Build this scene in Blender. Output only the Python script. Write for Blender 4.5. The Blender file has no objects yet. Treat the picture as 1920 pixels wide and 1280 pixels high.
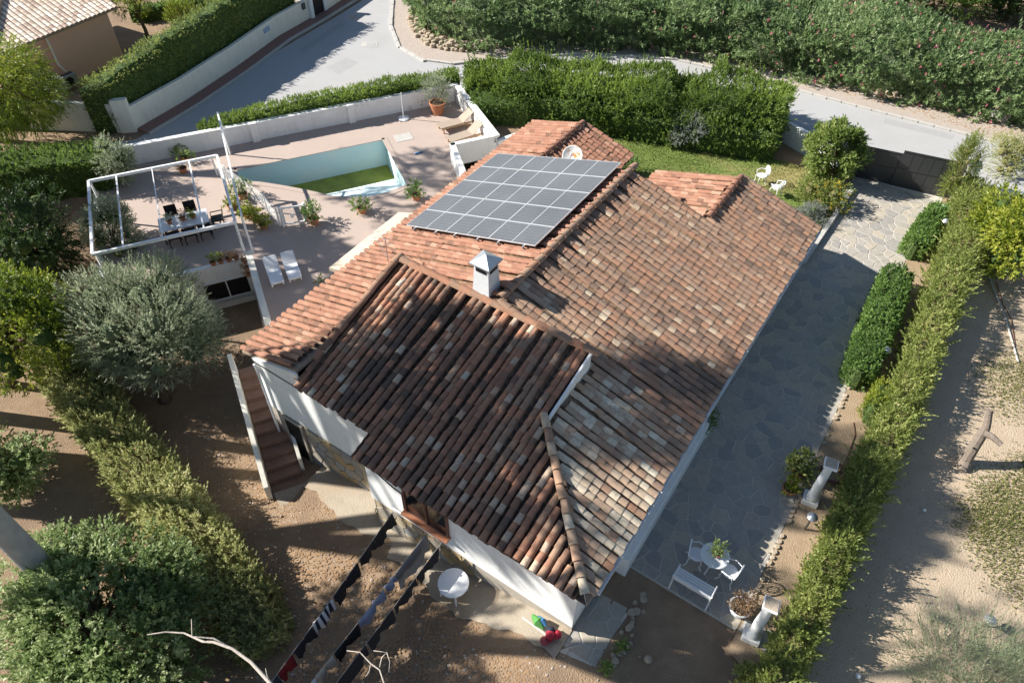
import bpy, math, random
import numpy as np
from mathutils import Matrix, Vector

rng = np.random.default_rng(11)
random.seed(11)
SC = bpy.context.scene
COL = SC.collection
PI = math.pi

# ------------------------------------------------------------------ camera
CAM = np.array([0., 0., 20.])
FPX = 1350.0
def cam_rows(p, r, h):
    f = np.array([math.cos(p)*math.sin(h), math.cos(p)*math.cos(h), -math.sin(p)])
    rt = np.array([math.cos(h), -math.sin(h), 0.]); dn = np.cross(f, rt)
    c, s = math.cos(r), math.sin(r)
    return np.array([c*rt+s*dn, -s*rt+c*dn, f])
ROWS = cam_rows(math.radians(46.55), math.radians(-1.196), math.radians(-33.085))
cd = bpy.data.cameras.new('camera'); cam = bpy.data.objects.new('camera', cd); COL.objects.link(cam)
cam.matrix_world = Matrix(((ROWS[0][0], -ROWS[1][0], -ROWS[2][0], CAM[0]),
                           (ROWS[0][1], -ROWS[1][1], -ROWS[2][1], CAM[1]),
                           (ROWS[0][2], -ROWS[1][2], -ROWS[2][2], CAM[2]), (0, 0, 0, 1)))
cd.sensor_width = 36; cd.lens = 36*FPX/1920; cd.clip_end = 800
SC.camera = cam

# ------------------------------------------------------------------ light
SUN = np.array([1.36, .64, -1.0])              # direction the sunlight travels
elev = math.atan2(1, math.hypot(1.36, .64))
W = bpy.data.worlds.new('World'); SC.world = W; W.use_nodes = True
nt = W.node_tree; nt.nodes.clear()
sky = nt.nodes.new('ShaderNodeTexSky'); sky.sky_type = 'NISHITA'; sky.sun_disc = False
sky.air_density = 1.0; sky.dust_density = .3; sky.sun_elevation = elev; sky.sun_rotation = math.atan2(-1.36, -.64) % (2*PI)
bg = nt.nodes.new('ShaderNodeBackground'); bg.inputs[1].default_value = .062
wo = nt.nodes.new('ShaderNodeOutputWorld')
nt.links.new(sky.outputs[0], bg.inputs[0]); nt.links.new(bg.outputs[0], wo.inputs[0])
sl = bpy.data.lights.new('sun', 'SUN'); sl.energy = 5.0; sl.angle = math.radians(.55); sl.color = (1, .955, .88)
so = bpy.data.objects.new('sun', sl); COL.objects.link(so); so.location = (-30, -12, 40)
so.rotation_euler = Vector(SUN).to_track_quat('-Z', 'Y').to_euler()
SC.view_settings.view_transform = 'Standard'; SC.view_settings.look = 'None'
SC.view_settings.exposure = 1.0; SC.view_settings.gamma = 1
SC.render.engine = 'CYCLES'

# ------------------------------------------------------------------ helpers
def at(x, y, z=0.0):
    """world point at height z that the survey of the photograph gives for a pixel"""
    d = ROWS.T @ np.array([(x-960)/FPX, (y-640)/FPX, 1.]); t = (z-CAM[2])/d[2]
    return CAM+t*d
U = np.array([.54, .8417]); Vv = np.array([.8417, -.54]); O0 = np.array([-22.2, 13.4])
def uv(u, v, z=0.0):
    p = O0+U*u+Vv*v
    return np.array([p[0], p[1], z])
UANG = math.atan2(U[1], U[0])
def n3(v):
    v = np.asarray(v, float); return v/np.maximum(np.linalg.norm(v, axis=-1, keepdims=True), 1e-9)
def sstep(x, a, b):
    t = np.clip((x-a)/(b-a), 0, 1); return t*t*(3-2*t)
_ph = np.random.default_rng(3).uniform(0, 6.28, (8, 3)); _fr = np.random.default_rng(4).normal(0, 1, (8, 3))
def wob(P, f=1.0):
    P = np.asarray(P, float); s = 0
    for i in range(8):
        s = s+np.sin((P*f) @ _fr[i]*(1+i*.35)+_ph[i, 0])/(1+i*.35)
    return s/3.0
def gz(x, y):
    x = np.asarray(x, float); y = np.asarray(y, float)
    v = (x-O0[0])*Vv[0]+(y-O0[1])*Vv[1]
    A = sstep(v, -9, -2); B = np.clip((-3-x)/11, 0, 1); C = 1-sstep(y, 14, 20)
    return -2.2*A*B*C-.12*(1-sstep(y, 8.6, 10.2))*(1-sstep(x, .5, 3))*sstep(x, -14, -4)

# materials ---------------------------------------------------------
MATS = {}
def col(c): return (c[0], c[1], c[2], 1)
def mat(name, c, rough=.8, c2=None, scale=6, amt=.5, bump=0, bscale=40, metal=0, spec=.3, detail=4, coords='pos', c3=None, s3=1.2, drip=None):
    m = bpy.data.materials.new(name); m.use_nodes = True; t = m.node_tree; p = t.nodes['Principled BSDF']
    p.inputs['Base Color'].default_value = col(c); p.inputs['Roughness'].default_value = rough
    p.inputs['Metallic'].default_value = metal; p.inputs['Specular IOR Level'].default_value = spec
    g = t.nodes.new('ShaderNodeNewGeometry')
    if c2 is not None:
        n = t.nodes.new('ShaderNodeTexNoise'); n.inputs['Scale'].default_value = scale; n.inputs['Detail'].default_value = detail
        n.inputs['Roughness'].default_value = .65
        t.links.new(g.outputs['Position'], n.inputs['Vector'])
        r = t.nodes.new('ShaderNodeValToRGB'); r.color_ramp.elements[0].position = .5-amt*.5; r.color_ramp.elements[1].position = .5+amt*.5
        r.color_ramp.elements[0].color = col(c2); r.color_ramp.elements[1].color = col(c)
        t.links.new(n.outputs[0], r.inputs[0]); out = r.outputs[0]
        if c3 is not None:
            n2 = t.nodes.new('ShaderNodeTexNoise'); n2.inputs['Scale'].default_value = s3; n2.inputs['Detail'].default_value = 5
            t.links.new(g.outputs['Position'], n2.inputs['Vector'])
            r2 = t.nodes.new('ShaderNodeValToRGB'); r2.color_ramp.elements[0].position = .47; r2.color_ramp.elements[1].position = .62
            t.links.new(n2.outputs[0], r2.inputs[0])
            mx = t.nodes.new('ShaderNodeMix'); mx.data_type = 'RGBA'
            t.links.new(r2.outputs[0], mx.inputs[0]); t.links.new(out, mx.inputs[6]); mx.inputs[7].default_value = col(c3)
            out = mx.outputs[2]
        if drip is not None:
            vm = t.nodes.new('ShaderNodeVectorMath'); vm.operation = 'MULTIPLY'; vm.inputs[1].default_value = (5, 5, .55)
            t.links.new(g.outputs['Position'], vm.inputs[0])
            n2 = t.nodes.new('ShaderNodeTexNoise'); n2.inputs['Scale'].default_value = 1.3; n2.inputs['Detail'].default_value = 6; n2.inputs['Roughness'].default_value = .7
            t.links.new(vm.outputs[0], n2.inputs['Vector'])
            r2 = t.nodes.new('ShaderNodeValToRGB'); r2.color_ramp.elements[0].position = .5; r2.color_ramp.elements[1].position = .78
            r2.color_ramp.elements[1].color = (.6, .6, .6, 1)
            t.links.new(n2.outputs[0], r2.inputs[0])
            mx = t.nodes.new('ShaderNodeMix'); mx.data_type = 'RGBA'
            t.links.new(r2.outputs[0], mx.inputs[0]); t.links.new(out, mx.inputs[6]); mx.inputs[7].default_value = col(drip); out = mx.outputs[2]
        t.links.new(out, p.inputs['Base Color'])
    if bump:
        n = t.nodes.new('ShaderNodeTexNoise'); n.inputs['Scale'].default_value = bscale; n.inputs['Detail'].default_value = 6
        t.links.new(g.outputs['Position'], n.inputs['Vector'])
        b = t.nodes.new('ShaderNodeBump'); b.inputs['Strength'].default_value = bump; b.inputs['Distance'].default_value = .05
        t.links.new(n.outputs[0], b.inputs['Height']); t.links.new(b.outputs[0], p.inputs['Normal'])
    MATS[name] = m; return m
def ramp_mat(name, cols, rough=.85, lich=None, lamt=.5, lscale=9, bump=.25, transl=0, spec=.25):
    """colour from the per-piece value v, with optional lichen blotches / leaf translucency"""
    m = bpy.data.materials.new(name); m.use_nodes = True; t = m.node_tree; p = t.nodes['Principled BSDF']
    a = t.nodes.new('ShaderNodeAttribute'); a.attribute_name = 'v'
    r = t.nodes.new('ShaderNodeValToRGB'); e = r.color_ramp.elements
    while len(e) < len(cols): e.new(.5)
    for i, (pos, c) in enumerate(cols): e[i].position = pos; e[i].color = col(c)
    t.links.new(a.outputs['Fac'], r.inputs[0]); out = r.outputs[0]
    g = t.nodes.new('ShaderNodeNewGeometry')
    if lich is not None:
        n = t.nodes.new('ShaderNodeTexNoise'); n.inputs['Scale'].default_value = lscale; n.inputs['Detail'].default_value = 7; n.inputs['Roughness'].default_value = .7
        t.links.new(g.outputs['Position'], n.inputs['Vector'])
        r2 = t.nodes.new('ShaderNodeValToRGB'); r2.color_ramp.elements[0].position = .5; r2.color_ramp.elements[1].position = .72
        t.links.new(n.outputs[0], r2.inputs[0])
        mu = t.nodes.new('ShaderNodeMath'); mu.operation = 'MULTIPLY'; mu.inputs[1].default_value = lamt
        t.links.new(r2.outputs[0], mu.inputs[0])
        mx = t.nodes.new('ShaderNodeMix'); mx.data_type = 'RGBA'; mx.inputs[7].default_value = col(lich)
        t.links.new(mu.outputs[0], mx.inputs[0]); t.links.new(out, mx.inputs[6]); out = mx.outputs[2]
        b = t.nodes.new('ShaderNodeBump'); b.inputs['Strength'].default_value = bump; b.inputs['Distance'].default_value = .02
        n4 = t.nodes.new('ShaderNodeTexNoise'); n4.inputs['Scale'].default_value = 60
        t.links.new(g.outputs['Position'], n4.inputs['Vector'])
        t.links.new(n4.outputs[0], b.inputs['Height']); t.links.new(b.outputs[0], p.inputs['Normal'])
    t.links.new(out, p.inputs['Base Color']); p.inputs['Roughness'].default_value = rough
    p.inputs['Specular IOR Level'].default_value = spec
    if transl:
        tr = t.nodes.new('ShaderNodeBsdfTranslucent'); t.links.new(out, tr.inputs[0])
        mxs = t.nodes.new('ShaderNodeMixShader'); mxs.inputs[0].default_value = transl
        o = t.nodes['Material Output']
        t.links.new(p.outputs[0], mxs.inputs[1]); t.links.new(tr.outputs[0], mxs.inputs[2]); t.links.new(mxs.outputs[0], o.inputs[0])
    MATS[name] = m; return m
def leafmat(name, *cols, brown=None):
    k = len(cols); cs = [(.12+.8*i/(k-1), c) for i, c in enumerate(cols)]
    if brown is not None: cs = [(.0, brown), (.06, brown)]+cs
    return ramp_mat(name, cs, rough=.48, transl=.5, spec=.45)

# mesh building ------------------------------------------------------
def tag(o, label=None, cat=None, group=None, kind=None):
    if label: o['label'] = label
    if cat: o['category'] = cat
    if group: o['group'] = group
    if kind: o['kind'] = kind
    return o
def thing(name, label, cat, loc=(0, 0, 0), rz=0, group=None):
    o = bpy.data.objects.new(name, None); COL.objects.link(o); o.empty_display_size = .1
    o.location = [float(c) for c in loc]; o.rotation_euler = (0, 0, rz)
    return tag(o, label, cat, group)
def attach(o, parent, world=False):
    if parent is not None:
        o.parent = parent
        if world:
            o.matrix_parent_inverse = world_of(parent).inverted()
def world_of(p):
    m = Matrix.LocRotScale(p.location, p.rotation_euler, p.scale)
    if p.parent is not None: m = world_of(p.parent) @ p.matrix_parent_inverse @ m
    return m
def npmesh(name, V, F, v=None):
    V = np.ascontiguousarray(V, np.float32); F = np.ascontiguousarray(F, np.int32)
    me = bpy.data.meshes.new(name); me.vertices.add(len(V)); me.vertices.foreach_set('co', V.ravel())
    me.loops.add(F.size); me.loops.foreach_set('vertex_index', F.ravel())
    me.polygons.add(len(F)); me.polygons.foreach_set('loop_start', np.arange(0, F.size, F.shape[1], dtype=np.int32))
    if v is not None:
        a = me.attributes.new('v', 'FLOAT', 'POINT'); a.data.foreach_set('value', np.ascontiguousarray(v, np.float32))
    me.update(calc_edges=True); return me
def link(name, me, m, parent=None, world=False, smooth=False):
    o = bpy.data.objects.new(name, me); COL.objects.link(o)
    if m is not None and not me.materials: me.materials.append(MATS[m] if isinstance(m, str) else m)
    if smooth: me.polygons.foreach_set('use_smooth', np.ones(len(me.polygons), bool))
    attach(o, parent, world); return o
class MB:
    def __init__(s): s.V = []; s.F = []; s.C = None
    def add(s, V, F):
        b = len(s.V); s.V += [tuple(map(float, p)) for p in V]; s.F += [tuple(i+b for i in f) for f in F]; return s
    def box(s, x0, x1, y0, y1, z0, z1):
        return s.add([(x0, y0, z0), (x1, y0, z0), (x1, y1, z0), (x0, y1, z0), (x0, y0, z1), (x1, y0, z1), (x1, y1, z1), (x0, y1, z1)],
                     [(0, 3, 2, 1), (4, 5, 6, 7), (0, 1, 5, 4), (1, 2, 6, 5), (2, 3, 7, 6), (3, 0, 4, 7)])
    def bar(s, p, q, w, h=None, up=(0, 0, 1)):
        h = w if h is None else h
        p = np.array(p, float); q = np.array(q, float); d = n3(q-p); up = np.array(up, float)
        if abs(d @ up) > .98: up = np.array([1., 0, 0])
        a = n3(np.cross(d, up))*w/2; b = n3(np.cross(np.cross(d, up), d))*h/2
        vs = [p-a-b, p+a-b, p+a+b, p-a+b, q-a-b, q+a-b, q+a+b, q-a+b]
        return s.add(vs, [(0, 1, 2, 3), (7, 6, 5, 4), (0, 4, 5, 1), (1, 5, 6, 2), (2, 6, 7, 3), (3, 7, 4, 0)])
    def path(s, pts, rad, n=8, cap=True):
        pts = [np.array(p, float) for p in pts]
        if not hasattr(rad, '__len__'): rad = [rad]*len(pts)
        base = len(s.V); prev = None
        for i, p in enumerate(pts):
            d = n3(pts[min(i+1, len(pts)-1)]-pts[max(i-1, 0)])
            if prev is None:
                r = np.array([0, 0, 1.]) if abs(d[2]) < .9 else np.array([1., 0, 0]); a = n3(np.cross(d, r))
            else: a = n3(prev-d*(prev @ d))
            prev = a; b = np.cross(d, a)
            for k in range(n):
                t = 2*PI*k/n; s.V.append(tuple(p+rad[i]*(a*math.cos(t)+b*math.sin(t))))
        for i in range(len(pts)-1):
            for k in range(n):
                s.F.append((base+i*n+k, base+i*n+(k+1) % n, base+(i+1)*n+(k+1) % n, base+(i+1)*n+k))
        if cap:
            s.F.append(tuple(base+k for k in range(n))[::-1]); s.F.append(tuple(base+(len(pts)-1)*n+k for k in range(n)))
        return s
    def lathe(s, prof, n=16, c=(0, 0, 0), cap=True):
        base = len(s.V)
        for r, z in prof:
            for k in range(n):
                t = 2*PI*k/n; s.V.append((c[0]+r*math.cos(t), c[1]+r*math.sin(t), c[2]+z))
        for i in range(len(prof)-1):
            for k in range(n):
                s.F.append((base+i*n+k, base+i*n+(k+1) % n, base+(i+1)*n+(k+1) % n, base+(i+1)*n+k))
        if cap:
            s.F.append(tuple(base+k for k in range(n))[::-1]); s.F.append(tuple(base+(len(prof)-1)*n+k for k in range(n)))
        return s
    def prism(s, poly, z0, z1):
        n = len(poly); b = len(s.V)
        z0s = z0 if hasattr(z0, '__len__') else [z0]*n; z1s = z1 if hasattr(z1, '__len__') else [z1]*n
        s.V += [(float(p[0]), float(p[1]), float(z)) for p, z in zip(poly, z0s)]+[(float(p[0]), float(p[1]), float(z)) for p, z in zip(poly, z1s)]
        s.F.append(tuple(b+i for i in range(n))[::-1]); s.F.append(tuple(b+n+i for i in range(n)))
        for i in range(n):
            j = (i+1) % n; s.F.append((b+i, b+j, b+n+j, b+n+i))
        return s
    def slab(s, pts, th):
        """polygon in space thickened downwards"""
        b = len(s.V); n = len(pts); P = [np.array(p, float) for p in pts]
        s.V += [tuple(p) for p in P]+[tuple(p-np.array([0, 0, th])) for p in P]
        s.F.append(tuple(b+i for i in range(n))); s.F.append(tuple(b+n+i for i in range(n))[::-1])
        for i in range(n):
            j = (i+1) % n; s.F.append((b+j, b+i, b+n+i, b+n+j))
        return s
    def mesh(s, name):
        me = bpy.data.meshes.new(name); me.from_pydata(s.V, [], s.F); me.update(); return me
    def build(s, name, m, parent=None, world=False, smooth=False, bevel=0):
        import bmesh
        me = s.mesh(name); bm = bmesh.new(); bm.from_mesh(me)
        bmesh.ops.recalc_face_normals(bm, faces=bm.faces)
        if bevel: bmesh.ops.bevel(bm, geom=list(bm.edges), offset=bevel, segments=1, affect='EDGES', clamp_overlap=True)
        bm.to_mesh(me); bm.free()
        return link(name, me, m, parent, world, smooth)
def copy_tree(o, parent=None):
    c = o.copy(); COL.objects.link(c)
    if parent is not None: c.parent = parent
    for ch in o.children: copy_tree(ch, c)
    return c

# foliage -------------------------------------------------------------
def leaf_arrays(P, D, N, L, Wd, v):
    S = n3(np.cross(D, N)); L = np.asarray(L).reshape(-1, 1); Wd = np.asarray(Wd).reshape(-1, 1)
    m = P+D*L*.45-N*Wd*.12
    Vt = np.stack([P, m+S*Wd*.5+N*Wd*.2, P+D*L, m-S*Wd*.5+N*Wd*.2], 1).reshape(-1, 3)
    F = np.arange(len(P)*4).reshape(-1, 4)
    return Vt, F, np.repeat(v, 4)
def sprigs(Or, D, length, n, L, Wd, spread=.9, r=rng, vs=None, up=.5):
    S = len(Or); D = n3(D); sv = r.uniform(0, 1, S) if vs is None else vs
    ln = length*r.uniform(.6, 1.25, S)
    Ps, Ds, Ns, vv = [], [], [], []
    for i in range(n):
        t = (i+.6)/n
        q = r.normal(0, 1, (S, 3)); q = n3(q-(q*D).sum(1, keepdims=True)*D)
        sp = spread*(1.1-.6*t)*r.uniform(.7, 1.3, (S, 1))
        d = n3(D*np.cos(sp)+q*np.sin(sp))
        ref = n3(D*.6+np.array([0, 0, up])+r.normal(0, .45, (S, 3)))
        N = n3(ref-(ref*d).sum(1, keepdims=True)*d)
        Ps.append(Or+D*(ln*t)[:, None]); Ds.append(d); Ns.append(N); vv.append(np.clip(sv*.6+r.uniform(0, .4, S), 0, 1))
    P = np.concatenate(Ps); n_ = len(P)
    return leaf_arrays(P, np.concatenate(Ds), np.concatenate(Ns), L*r.uniform(.7, 1.25, n_), Wd*r.uniform(.7, 1.25, n_), np.concatenate(vv))
def foliage(name, parts, m, parent, world=True):
    Vs, Fs, vs = [], [], []; b = 0
    for V_, F_, v_ in parts:
        Vs.append(V_); Fs.append(F_+b); vs.append(v_); b += len(V_)
    return link(name, npmesh(name, np.concatenate(Vs), np.concatenate(Fs), np.concatenate(vs)), m, parent, world)
def hedge_surface(path, w, h, z, n, bump=.12, pw=.45, r=rng, flat=False, taper=None):
    path = np.array(path, float); seg = np.diff(path, axis=0); sl_ = np.hypot(seg[:, 0], seg[:, 1]); cum = np.concatenate([[0], np.cumsum(sl_)])
    tot = cum[-1]
    s = r.uniform(0, tot, n); i = np.clip(np.searchsorted(cum, s)-1, 0, len(seg)-1); f = ((s-cum[i])/sl_[i])[:, None]
    c = path[i]+seg[i]*f; st_ = seg/sl_[:, None]; tv = n3(np.concatenate([st_[:1], st_[:-1]+st_[1:], st_[-1:]])); tan = n3(tv[i]*(1-f)+tv[i+1]*f); nor = np.stack([-tan[:, 1], tan[:, 0]], 1)
    wl = np.asarray(w) if not np.isscalar(w) else np.full(len(path), w); hl = np.asarray(h) if not np.isscalar(h) else np.full(len(path), h)
    ww = wl[i]*(1-f[:, 0])+wl[i+1]*f[:, 0]; hh = hl[i]*(1-f[:, 0])+hl[i+1]*f[:, 0]
    th = r.uniform(-.12, PI+.12, n)
    # spread evenly over the square-ish outline
    per = r.uniform(0, 1, n)*(2*hh+ww); left = per < hh; right = per > hh+ww; top = ~(left | right)
    a = np.where(left, -1., np.where(right, 1., (per-hh)/ww*2-1)); b = np.where(left, per/hh, np.where(right, (2*hh+ww-per)/hh, 1.))
    rr = (np.abs(a)**5+np.clip(b, 0, 1)**5)**(-1/5.); a2 = a*np.minimum(rr, 1); b2 = b*np.minimum(rr, 1)
    P3 = np.stack([c[:, 0], c[:, 1], b*3+a], 1)
    bp_ = 1+bump*wob(P3, 1.3)+bump*.6*wob(P3, 3.1)
    off = nor*(a2*ww/2*bp_)[:, None]
    zz = (z(c[:, 0], c[:, 1]) if callable(z) else z)+b2*hh*(1+.7*bump*wob(P3*[1, 1, 0], 1.0)+bump*.5*wob(P3*[1, 1, 0], 2.7))
    # pull in at both ends
    e = np.minimum(s, tot-s); pull = np.sqrt(np.clip(1-(1-np.clip(e/(ww*.45), 0, 1))**2, .0, 1)); pull = .35+.65*pull
    P = np.concatenate([c+off*pull[:, None], zz[:, None]], 1)
    N = np.concatenate([nor*(np.where(left, -1, np.where(right, 1, a*.5)))[:, None], np.where(top, 1., .25)[:, None]], 1)
    if True:
        tl = np.where((e < ww*.3), np.where(s < tot/2, -1., 1.), 0.)
        N[:, :2] += tan*tl[:, None]*.8
    return P, n3(N), s/tot
def hedge(name, label, path, w, h, z, n, m, ln=.18, nl=7, L=.1, Wd=.045, spread=.9, bump=.12, cat='hedge', group=None, upb=.35, depth=.14, core='inner_leaf', stray=0, corek=.86, cvar=None):
    path = [tuple(p[:2]) for p in path]
    r = np.random.default_rng(sum(map(ord, label))); corek = min(corek, .93-.7*bump)
    p0 = path[0]; z0 = float(z(p0[0], p0[1])) if callable(z) else z
    t = thing(name, label, cat, (p0[0], p0[1], z0), 0, group)
    P, N, s = hedge_surface(path, w, h, z, n, bump, r=r)
    D = n3(N+r.normal(0, .45, N.shape)+np.array([0, 0, upb]))
    vs = np.clip(.5+.4*wob(P, .9)+r.normal(0, .22, n), 0, 1)
    if cvar is not None: vs = np.clip(vs+cvar(P, s), 0, 1)
    parts = [sprigs(P-N*depth*r.uniform(.3, 1.6, (n, 1)), D, ln, nl, L, Wd, spread, r, vs)]
    if stray:
        k = r.choice(n, stray); parts.append(sprigs(P[k], n3(D[k]+[0, 0, .6]), ln*2.2, nl+3, L, Wd, spread*.8, r, vs[k]))
    foliage('foliage', parts, m, t)
    # woody, leaf-filled heart of the hedge
    pa = np.array(path); V_, F_ = [], []; k = 10
    dense = [pa[0]]
    for a, b in zip(pa[:-1], pa[1:]):
        q = max(2, int(np.hypot(*(b-a))/.5))
        dense += [a+(b-a)*j/q for j in range(1, q+1)]
    dense = np.array(dense); nd = len(dense); par = np.linspace(0, 1, len(pa)); cu = np.concatenate([[0], np.cumsum(np.hypot(*np.diff(pa, axis=0).T))]); cu /= cu[-1]
    dd = np.concatenate([[0], np.cumsum(np.hypot(*np.diff(dense, axis=0).T))]); dd /= dd[-1]
    wl = np.interp(dd, cu, np.full(len(pa), w) if np.isscalar(w) else w)*corek; hl = np.interp(dd, cu, np.full(len(pa), h) if np.isscalar(h) else h)*(corek+.06)
    tan = n3(np.gradient(dense, axis=0)); nor = np.stack([-tan[:, 1], tan[:, 0]], 1)
    ang = np.linspace(0, PI, k)
    for i in range(nd):
        en = .25 if i in (0, nd-1) else 1.
        for q in ang:
            a = math.copysign(abs(math.cos(q))**.35, math.cos(q)); b = abs(math.sin(q))**.35
            zz = float(z(*dense[i])) if callable(z) else z
            k2 = 1+.09*float(wob(np.array([dense[i][0], dense[i][1], q]), 1.7))
            V_.append((dense[i][0]+nor[i][0]*a*wl[i]/2*en*k2, dense[i][1]+nor[i][1]*a*wl[i]/2*en*k2, zz+b*hl[i]*(.9 if en < 1 else 1)*k2-.02))
    for i in range(nd-1):
        for j in range(k-1): F_.append((i*k+j, i*k+j+1, (i+1)*k+j+1, (i+1)*k+j))
    mb = MB(); mb.add(V_, F_); mb.F.append(tuple(range(k))); mb.F.append(tuple((nd-1)*k+j for j in range(k)))
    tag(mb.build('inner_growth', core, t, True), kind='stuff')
    return t
def blob_points(c, rad, n, r, shell=.75, half=False):
    d = n3(r.normal(0, 1, (n, 3)))
    if half: d[:, 2] = np.abs(d[:, 2])*1.0-.12
    k = r.uniform(shell, 1, n)[:, None]**.7
    return np.array(c)+d*np.array(rad)*k, d
def crown(c, rad, n, m, parent, r, ln=.3, nl=8, L=.12, Wd=.05, spread=.9, clumps=14, cr=.42, upb=.4, name='crown', holes=0., world=True, half=False, bias=None):
    """leaf clumps spread through the crown"""
    cc, cdv = blob_points(c, np.array(rad)*.78, clumps, r, .55, half)
    if holes: cc = cc[r.uniform(0, 1, len(cc)) > holes]
    k = r.integers(0, len(cc), n); rd = np.array(rad).mean()*cr*r.uniform(.75, 1.25, len(cc))
    d = n3(r.normal(0, 1, (n, 3))); q = (r.uniform(.35, 1, n)**.5)[:, None]
    P = cc[k]+d*rd[k][:, None]*q*np.array(rad)/np.array(rad).mean()
    out = n3((P-np.array(c))/np.array(rad))
    D = n3(d*.7+out*.6+np.array([0, 0, upb])+r.normal(0, .3, (n, 3)))
    cv = r.normal(0, .16, len(cc))
    vs = np.clip(.48+cv[k]+r.normal(0, .2, n), 0, 1)
    if bias is not None: vs = np.clip(vs+bias(P), 0, 1)
    return foliage(name, [sprigs(P, D, ln, nl, L, Wd, spread, r, vs)], m, parent, world), cc, rd
def tree(name, label, base, h_trunk, c, rad, n, m, seed, trunk_r=.16, bark='bark', group=None, limbs=8, core=None, cat='tree', **kw):
    r = np.random.default_rng(seed); base = np.array(base, float); c = np.array(c, float)
    t = thing(name, label, cat, base, 0, group)
    _, cc, rd = crown(c, rad, n, m, t, r, **kw)
    mb = MB(); top = base+(c-base)*np.clip(h_trunk/max(np.linalg.norm(c-base), .1), 0, 1)
    mid = (base+top)/2+r.normal(0, .06, 3)*[1, 1, 0]*min(1, h_trunk)
    mb.path([base-[0, 0, .1], base+[0, 0, .12], mid, top], [trunk_r*1.5, trunk_r*1.1, trunk_r*.9, trunk_r*.75], 9)
    for q in cc[:limbs]:
        m1 = top+(q-top)*.5+r.normal(0, .12, 3)*np.linalg.norm(q-top)*.4
        mb.path([top-(top-mid)*.1, m1, q], [trunk_r*.6, trunk_r*.36, trunk_r*.12], 6)
    mb.build('trunk', bark, t, True, smooth=True)
    if core:
        b2 = MB()
        for q, k in zip(cc, rd):
            ph = [(k*.38*math.sin(a), -k*.38*math.cos(a)) for a in np.linspace(.05, PI-.05, 6)]
            b2.lathe(ph, 8, q)
        tag(b2.build('inner_growth', core, t, True), kind='stuff')
    return t

# ------------------------------------------------------------------ materials
mat('white_wall', (.87, .87, .86), .85, (.77, .765, .74), 1.7, .5, .1, 30, drip=(.62, .60, .55))
mat('cream_wall', (.86, .82, .71), .9, (.76, .72, .61), 1.2, .6, .1, 30, drip=(.56, .52, .43))
mat('pink_wall', (.80, .47, .35), .9, (.73, .42, .31), .9, .6, .1, 40)
mat('white_paint', (.80, .80, .79), .45, spec=.5)
mat('white_plastic', (.82, .82, .82), .4, spec=.5)
mat('cream_slab', (.74, .64, .50), .9, (.66, .56, .43), 2.5)
mat('mortar', (.40, .30, .22), .95, (.24, .17, .12), 14, .5, .4, 50)
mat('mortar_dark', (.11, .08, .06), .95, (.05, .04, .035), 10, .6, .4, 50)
mat('dirt', (.36, .255, .165), .97, (.22, .15, .095), 2.2, .55, .9, 22, c3=(.235, .165, .11), s3=.6, detail=9)
mat('litter', (.40, .26, .15), .95, (.22, .13, .07), 30, .5)
mat('dry_dirt', (.50, .40, .29), .97, (.40, .31, .215), 1.4, .6, .7, 18, c3=(.44, .35, .25), s3=.4, detail=8)
mat('asphalt', (.43, .42, .41), .92, (.36, .355, .35), .55, .7, .15, 90, c3=(.40, .40, .40), s3=.25, detail=7)
mat('kerb', (.52, .50, .46), .9, (.42, .40, .37), 4)
mat('gravel', (.56, .49, .43), .95, (.36, .29, .24), 14, .6, .9, 30)
mat('brick_paving', (.30, .17, .13), .9, (.20, .12, .10), 9, .5, .3, 30)
mat('terrace', (.48, .385, .33), .85, (.40, .32, .275), 1.1, .7, .08, 60, c3=(.43, .345, .295), s3=.35, detail=8)
mat('terrace_border', (.47, .29, .20), .85, (.40, .24, .17), 3)
mat('step_tile', (.25, .155, .115), .8, (.17, .105, .08), 4)
mat('patio_mortar', (.63, .585, .51), .95, (.44, .40, .345), 3, .6, .3, 40)
for i, (a, b) in enumerate([((.42, .385, .335), (.30, .275, .24)), ((.46, .415, .345), (.34, .30, .245)), ((.36, .34, .31), (.26, .245, .225)), ((.48, .425, .345), (.36, .315, .25)), ((.42, .39, .345), (.32, .295, .26))]):
    mat('flag%d' % i, a, .8, b, 5, .6, .25, 25)
for i, (a, b) in enumerate([((.48, .36, .20), (.36, .26, .14)), ((.40, .36, .30), (.30, .27, .22)), ((.36, .36, .35), (.27, .27, .265)), ((.54, .45, .31), (.40, .33, .22))]):
    mat('clad%d' % i, a, .9, b, 7, .6, .4, 25)
mat('clad_mortar', (.46, .41, .34), .95, (.36, .32, .27), 9)
mat('rubble', (.48, .40, .30), .95, (.34, .27, .20), 6, .6, .4, 20)
mat('pool_wall', (.68, .84, .84), .6, (.60, .78, .79), 1.0, .8, c3=(.70, .82, .80), s3=.8)
mat('pool_floor', (.76, .85, .86), .55, (.60, .74, .78), 1.0, .6)
mat('algae', (.46, .47, .05), .35, (.17, .20, .02), 1.3, .5, .2, 12, spec=.5)
mat('terracotta', (.47, .20, .105), .85, (.38, .155, .08), 7, .6)
mat('soil', (.07, .045, .03), .95)
mat('dark_metal', (.055, .06, .065), .45, (.07, .072, .075), 2, spec=.5)
mat('gate_metal', (.045, .046, .05), .4, (.034, .035, .039), 1.2, .8, spec=.5)
mat('grey_metal', (.45, .47, .49), .35, metal=.7)
mat('zinc', (.50, .54, .58), .38, (.40, .44, .48), 6, metal=.55)
mat('black', (.012, .012, .014), .55)
mat('black_cloth', (.018, .018, .022), .9)
mat('dark_glass', (.012, .013, .016), .08, spec=.6)
mat('rust', (.45, .17, .05), .8, (.62, .40, .22), 9, .5)
mat('dish_white', (.76, .75, .72), .55, (.52, .23, .07), 2.6, .22)
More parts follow.
